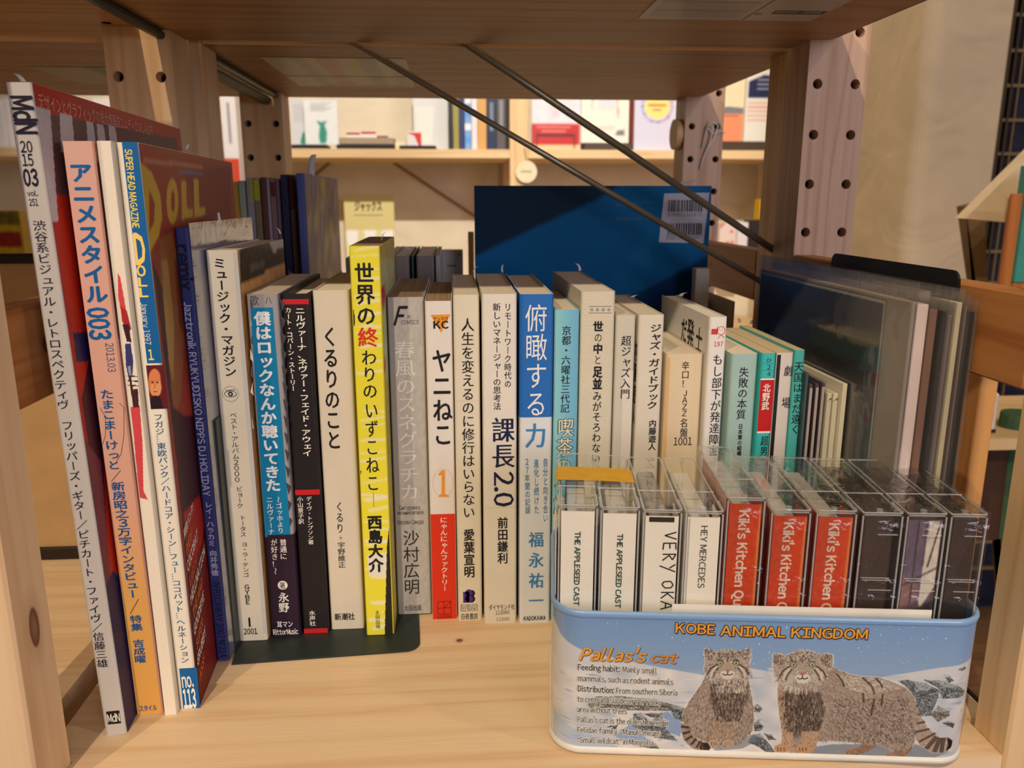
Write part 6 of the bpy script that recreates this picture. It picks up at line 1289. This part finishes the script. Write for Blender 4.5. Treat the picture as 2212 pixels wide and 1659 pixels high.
far('box', 'white box low on the far wall beside the patterned one', 'box', 1594, 1618, 480, 2.12, .05, (222, 214, 212), yb=560)
far('box', 'black box low on the far wall beside the right post', 'box', 1620, 1660, 476, 2.12, .05, (44, 36, 36), yb=560)
far('bottle_box', 'yellow upright carton above the black box, far right', 'box', 1642, 1662, 430, 2.15, .04, (226, 176, 40), yb=476)
# far left bay
far('book', 'white storage book at the far left above the tall magazine', 'book', -70, 2, 214, 2.03, .1, (228, 224, 220))
far('book', 'row of pale white folders on the far left shelf', 'folder', 4, 118, 212, 2.05, .1, (224, 218, 212), art=lambda c: ([c.line([(c.w*x, 0), (c.w*x, c.h)], c.w*.02, (170, 160, 156), .7) for x in (.3, .6, .85)], c.blur(1)))
far('book', 'white folder seen between the tall magazine and the left post', 'folder', 196, 236, 212, 2.05, .1, (228, 218, 208))
far('book', 'white book with a red foot seen through the gap by the left posts', 'book', 474, 506, 200, 1.90, .1, (222, 212, 206), zb=.25, art=lambda c: (c.poly([(0, 0), (c.w, 0), (c.w, c.h*.35), (0, c.h*.35)], (196, 66, 40)), c.line([(c.w*.5, c.h*.5), (c.w*.5, c.h*.9)], c.w*.2, (160, 150, 150)), c.blur(1)))

# ================================================================== LEFT NEIGHBOUR BAY
def fx(px, py, Y): return at_y(px, py, Y)
t = thing('framed_board', 'tan board in a dark frame standing in the left neighbour bay', 'frame', (0, 0, 0)); Yf = .520
xa, xb, zb_, zt_ = -.420, -.222, .001, .205
MB().box((xa+.006, Yf+.003, zb_+.006), (xb-.006, Yf+.006, zt_-.006)).build('panel', plain('board_tan', (188, 152, 108), .7), t)
m = MB(); 
for a_, b2 in (((xa, zb_), (xb, zb_+.008)), ((xa, zt_-.006), (xb, zt_)), ((xa, zb_), (xa+.007, zt_)), ((xb-.007, zb_), (xb, zt_))): m.box((a_[0], Yf, a_[1]), (b2[0], Yf+.009, b2[1]), r=.0006)
for nm, (a_, b2) in zip(('bottom_bar', 'top_bar', 'side_bar', 'side_bar'), (((xa, zb_), (xb, zb_+.008)), ((xa, zt_-.006), (xb, zt_)), ((xa, zb_+.008), (xa+.007, zt_-.006)), ((xb-.007, zb_+.008), (xb, zt_-.006)))):
    MB().box((a_[0], Yf, a_[1]), (b2[0], Yf+.009, b2[1]), r=.0006).build(nm, plain('frame_dark', (44, 30, 24), .5), t)
o = MB().prism([(-.300, .440), (-.2830, .440), (-.2770, .446), (-.2770, .500), (-.300, .500)], .0001, .0010).build('metal_plate', plain('bookend_green', (40, 50, 48), .45)); tag(o, 'flat rounded metal plate lying on the left neighbour shelf', 'plate')
t = thing('boxed_book', 'yellow and red printed package behind the left post', 'package', (0, 0, 0)); Yb = .95
pa = fx(-40, 455, Yb); pb = fx(52, 540, Yb); MB().box((pa[0], Yb, pb[2]-.02), (pb[0], Yb+.03, pa[2]), r=.001).build('body', plain('pack_yellow', (214, 176, 30), .5), t)
c = Canvas(pb[0]-pa[0], pa[2]-pb[2]+.02, 40, 40, (206, 176, 30)); w, h = c.w, c.h; c.poly([(0, h*.75), (w, h*.75), (w, h), (0, h)], (120, 110, 30)); c.poly([(0, h*.38), (w*.95, h*.38), (w*.95, h*.62), (0, h*.62)], (150, 34, 24)); c.noise(10, 10); c.blur(1); c.build('package_print', lambda u, v: (pa[0]+u, np.full_like(u, Yb-.0005), pb[2]-.02+v), PRINT, t)
MB().box((pa[0]-.1, Yb-.02, -.0195), (pb[0]+.02, Yb+.2, pb[2]-.021)).build('plinth', P_FAR); o = [x for x in COL.objects if x.name.startswith('plinth')][0]; tag(o, 'pale wooden plinth carrying the yellow and red package', 'plinth')

# ================================================================== RIGHT SIDE
# dark lattice door beyond the pillar
dr = MB(); Yd = 1.62; xa, xb = 1.03, 1.75
door = bpy.data.objects.new('door_1', None); COL.objects.link(door); door['kind'] = 'structure'
MB().box((xa, Yd+.012, -.7), (xb, Yd+.02, 1.9)).build('door_pane', plain('indigo_glass', (38, 44, 66), .4, noise=.3, nscale=30), door)
for x in (1.100, 1.122): MB().box((x, Yd, -.7), (x+.014 if x < 1.11 else x+.004, Yd+.014, 1.9)).build('door_stile', plain('stile_brown', (84, 68, 50), .6), door)
for k in range(26): MB().box((xa, Yd+.002, -.6+k*.066), (xb, Yd+.012, -.594+k*.066)).build('door_muntin', plain('muntin_tan', (150, 128, 92), .6), door)
for k in range(8): MB().box((xa+.05+k*.06, Yd+.004, -.7), (xa+.053+k*.06, Yd+.012, 1.9)).build('door_muntin', plain('muntin_tan', (150, 128, 92), .6), door)
# orange-brown open rack with a teal book, tilted white board
def rx(px, py, Y): p = at_y(px, py, Y); return p[0], p[2]
t = thing('display_rack', 'orange-brown wooden rack at the right edge holding a teal book', 'rack', (0, 0, 0)); Yr = .86
x0, z1 = rx(2186, 418, Yr); xm, zm = rx(2195, 612, Yr); OB = wood('rack_wood', 'z', (178, 110, 50), (140, 78, 32), seed=11)
MB().box((x0, Yr, -.70), (x0+.014, Yr+.004, z1), r=.001).build('upright', OB, t); MB().box((x0+.017, Yr+.001, zm-.014), (x0+.22, Yr+.03, zm), r=.001).build('ledge', OB, t); MB().box((x0+.014, Yr+.02, zm), (x0+.20, Yr+.024, z1-.005)).build('back_panel', OB, t)
x1, _ = rx(2216, 500, Yr); o = MB().box((x1-.004, Yr+.002, zm+.0005), (x1+.05, Yr+.018, z1+.03), r=.0008).build('book', plain('teal_cover', (60, 140, 130), .5)); tag(o, 'teal book standing in the orange-brown rack at the right edge', 'book')
Yw = .93; a = at_y(2085, 472, Yw); b2 = at_y(2240, 318, Yw); c2 = at_y(2240, 486, Yw)
m = MB().extrude([(a[0], a[2]), (c2[0], c2[2]), (b2[0], b2[2])], lambda p: (p[0], Yw, p[1]), lambda p: (p[0], Yw+.02, p[1])); o = m.build('sloping_panel', plain('pale_panel', (222, 200, 168), .6)); tag(o, 'pale sloping wooden side panel against the dark lattice at right', 'panel')
a = at_y(2088, 462, 1.05); m = MB(); p1, p2, p3, p4 = [at_y(*q, 1.05) for q in ((2086, 446), (2126, 436), (2136, 640), (2112, 640))]
p3, p4 = [q+(q-o_)*((-.70-q[2])/(q[2]-o_[2])) for q, o_ in ((p3, p2), (p4, p1))]
m.extrude([(q[0], q[2]) for q in (p1, p2, p3, p4)], lambda p: (p[0], 1.05, p[1]), lambda p: (p[0], 1.07, p[1])); o = m.build('easel_leg', plain('easel_brown', (120, 94, 60), .6)); tag(o, 'brown slanting wooden support behind the pale sloping panel', 'support')
# below the rail: another rack's leg, a white pack with an orange mark, brown bags
t = thing('side_rack', 'wooden rack leg seen below the right side rail', 'rack', (0, 0, 0)); Yq = .56
x0, z1 = rx(2122, 812, Yq); x1, _ = rx(2160, 812, Yq); MB().box((x0, Yq, -.5), (x1, Yq+.035, z1+.03), r=.001).build('leg', wood('rack_pine', 'z', (216, 160, 96), (186, 124, 66), seed=12), t)
Yp = .75; x0, z1 = rx(2040, 852, Yp); x1, z0 = rx(2150, 935, Yp); t = thing('white_package', 'white package with an orange round mark below the right rail', 'package', (x0, Yp, z0)); MB().box((0, 0, 0), (x1-x0, .05, z1-z0), r=.002).build('body', plain('pack_white', (214, 202, 190), .5), t)
d = Decal((0, -.0002, 0), (1, 0, 0), (0, 0, 1), (0, -1, 0), .0002); p = rx(2100, 890, Yp); d.ell(p[0]-x0, p[1]-z0, .013, .014, (206, 100, 56), 0); d.ell(p[0]-x0, p[1]-z0, .009, .010, (222, 130, 80), 1); d.rect(0, 0, x1-x0, .004, (40, 34, 30), 0); d.build('package_print', PRINT, t)
MB().box((x0-.05, Yp-.02, z0-.012), (x1+.25, Yp+.15, z0)).build('side_shelf', P_FAR); o = [x for x in COL.objects if x.name.startswith('side_shelf')][0]; tag(o, 'low wooden shelf carrying the white package at right', 'shelf')
Yk = .74; t = MB()
for k, (px, w, hh) in enumerate([(2040, .06, .085), (2120, .05, .075), (2185, .05, .09)]):
    xq, zq = rx(px, 1000, Yk); rows = []
    for j in range(7):
        f = j/6; s_ = 1-.25*f*f; rows.append([(xq+w/2+w/2*s_*math.cos(a_)*(1+.05*math.sin(3*a_+j)), Yk+.03+.022*s_*math.sin(a_), zq-.09+hh*f*1.5) for a_ in np.linspace(0, 2*PI, 17)])
    m = MB(); m.strip(rows); m.add([rows[-1][i] for i in range(16)], [tuple(range(16))]); m.add([rows[0][i] for i in range(16)], [tuple(range(15, -1, -1))]); o = m.build('cloth_bag', plain('bag_%d' % k, [(190, 130, 60), (70, 46, 34), (60, 90, 60)][k], .8), smooth=False); tag(o, ['orange-brown bag low at right under the white package', 'dark brown bag beside the wooden rack leg', 'dark green bag beside the right front post'][k], 'bag')
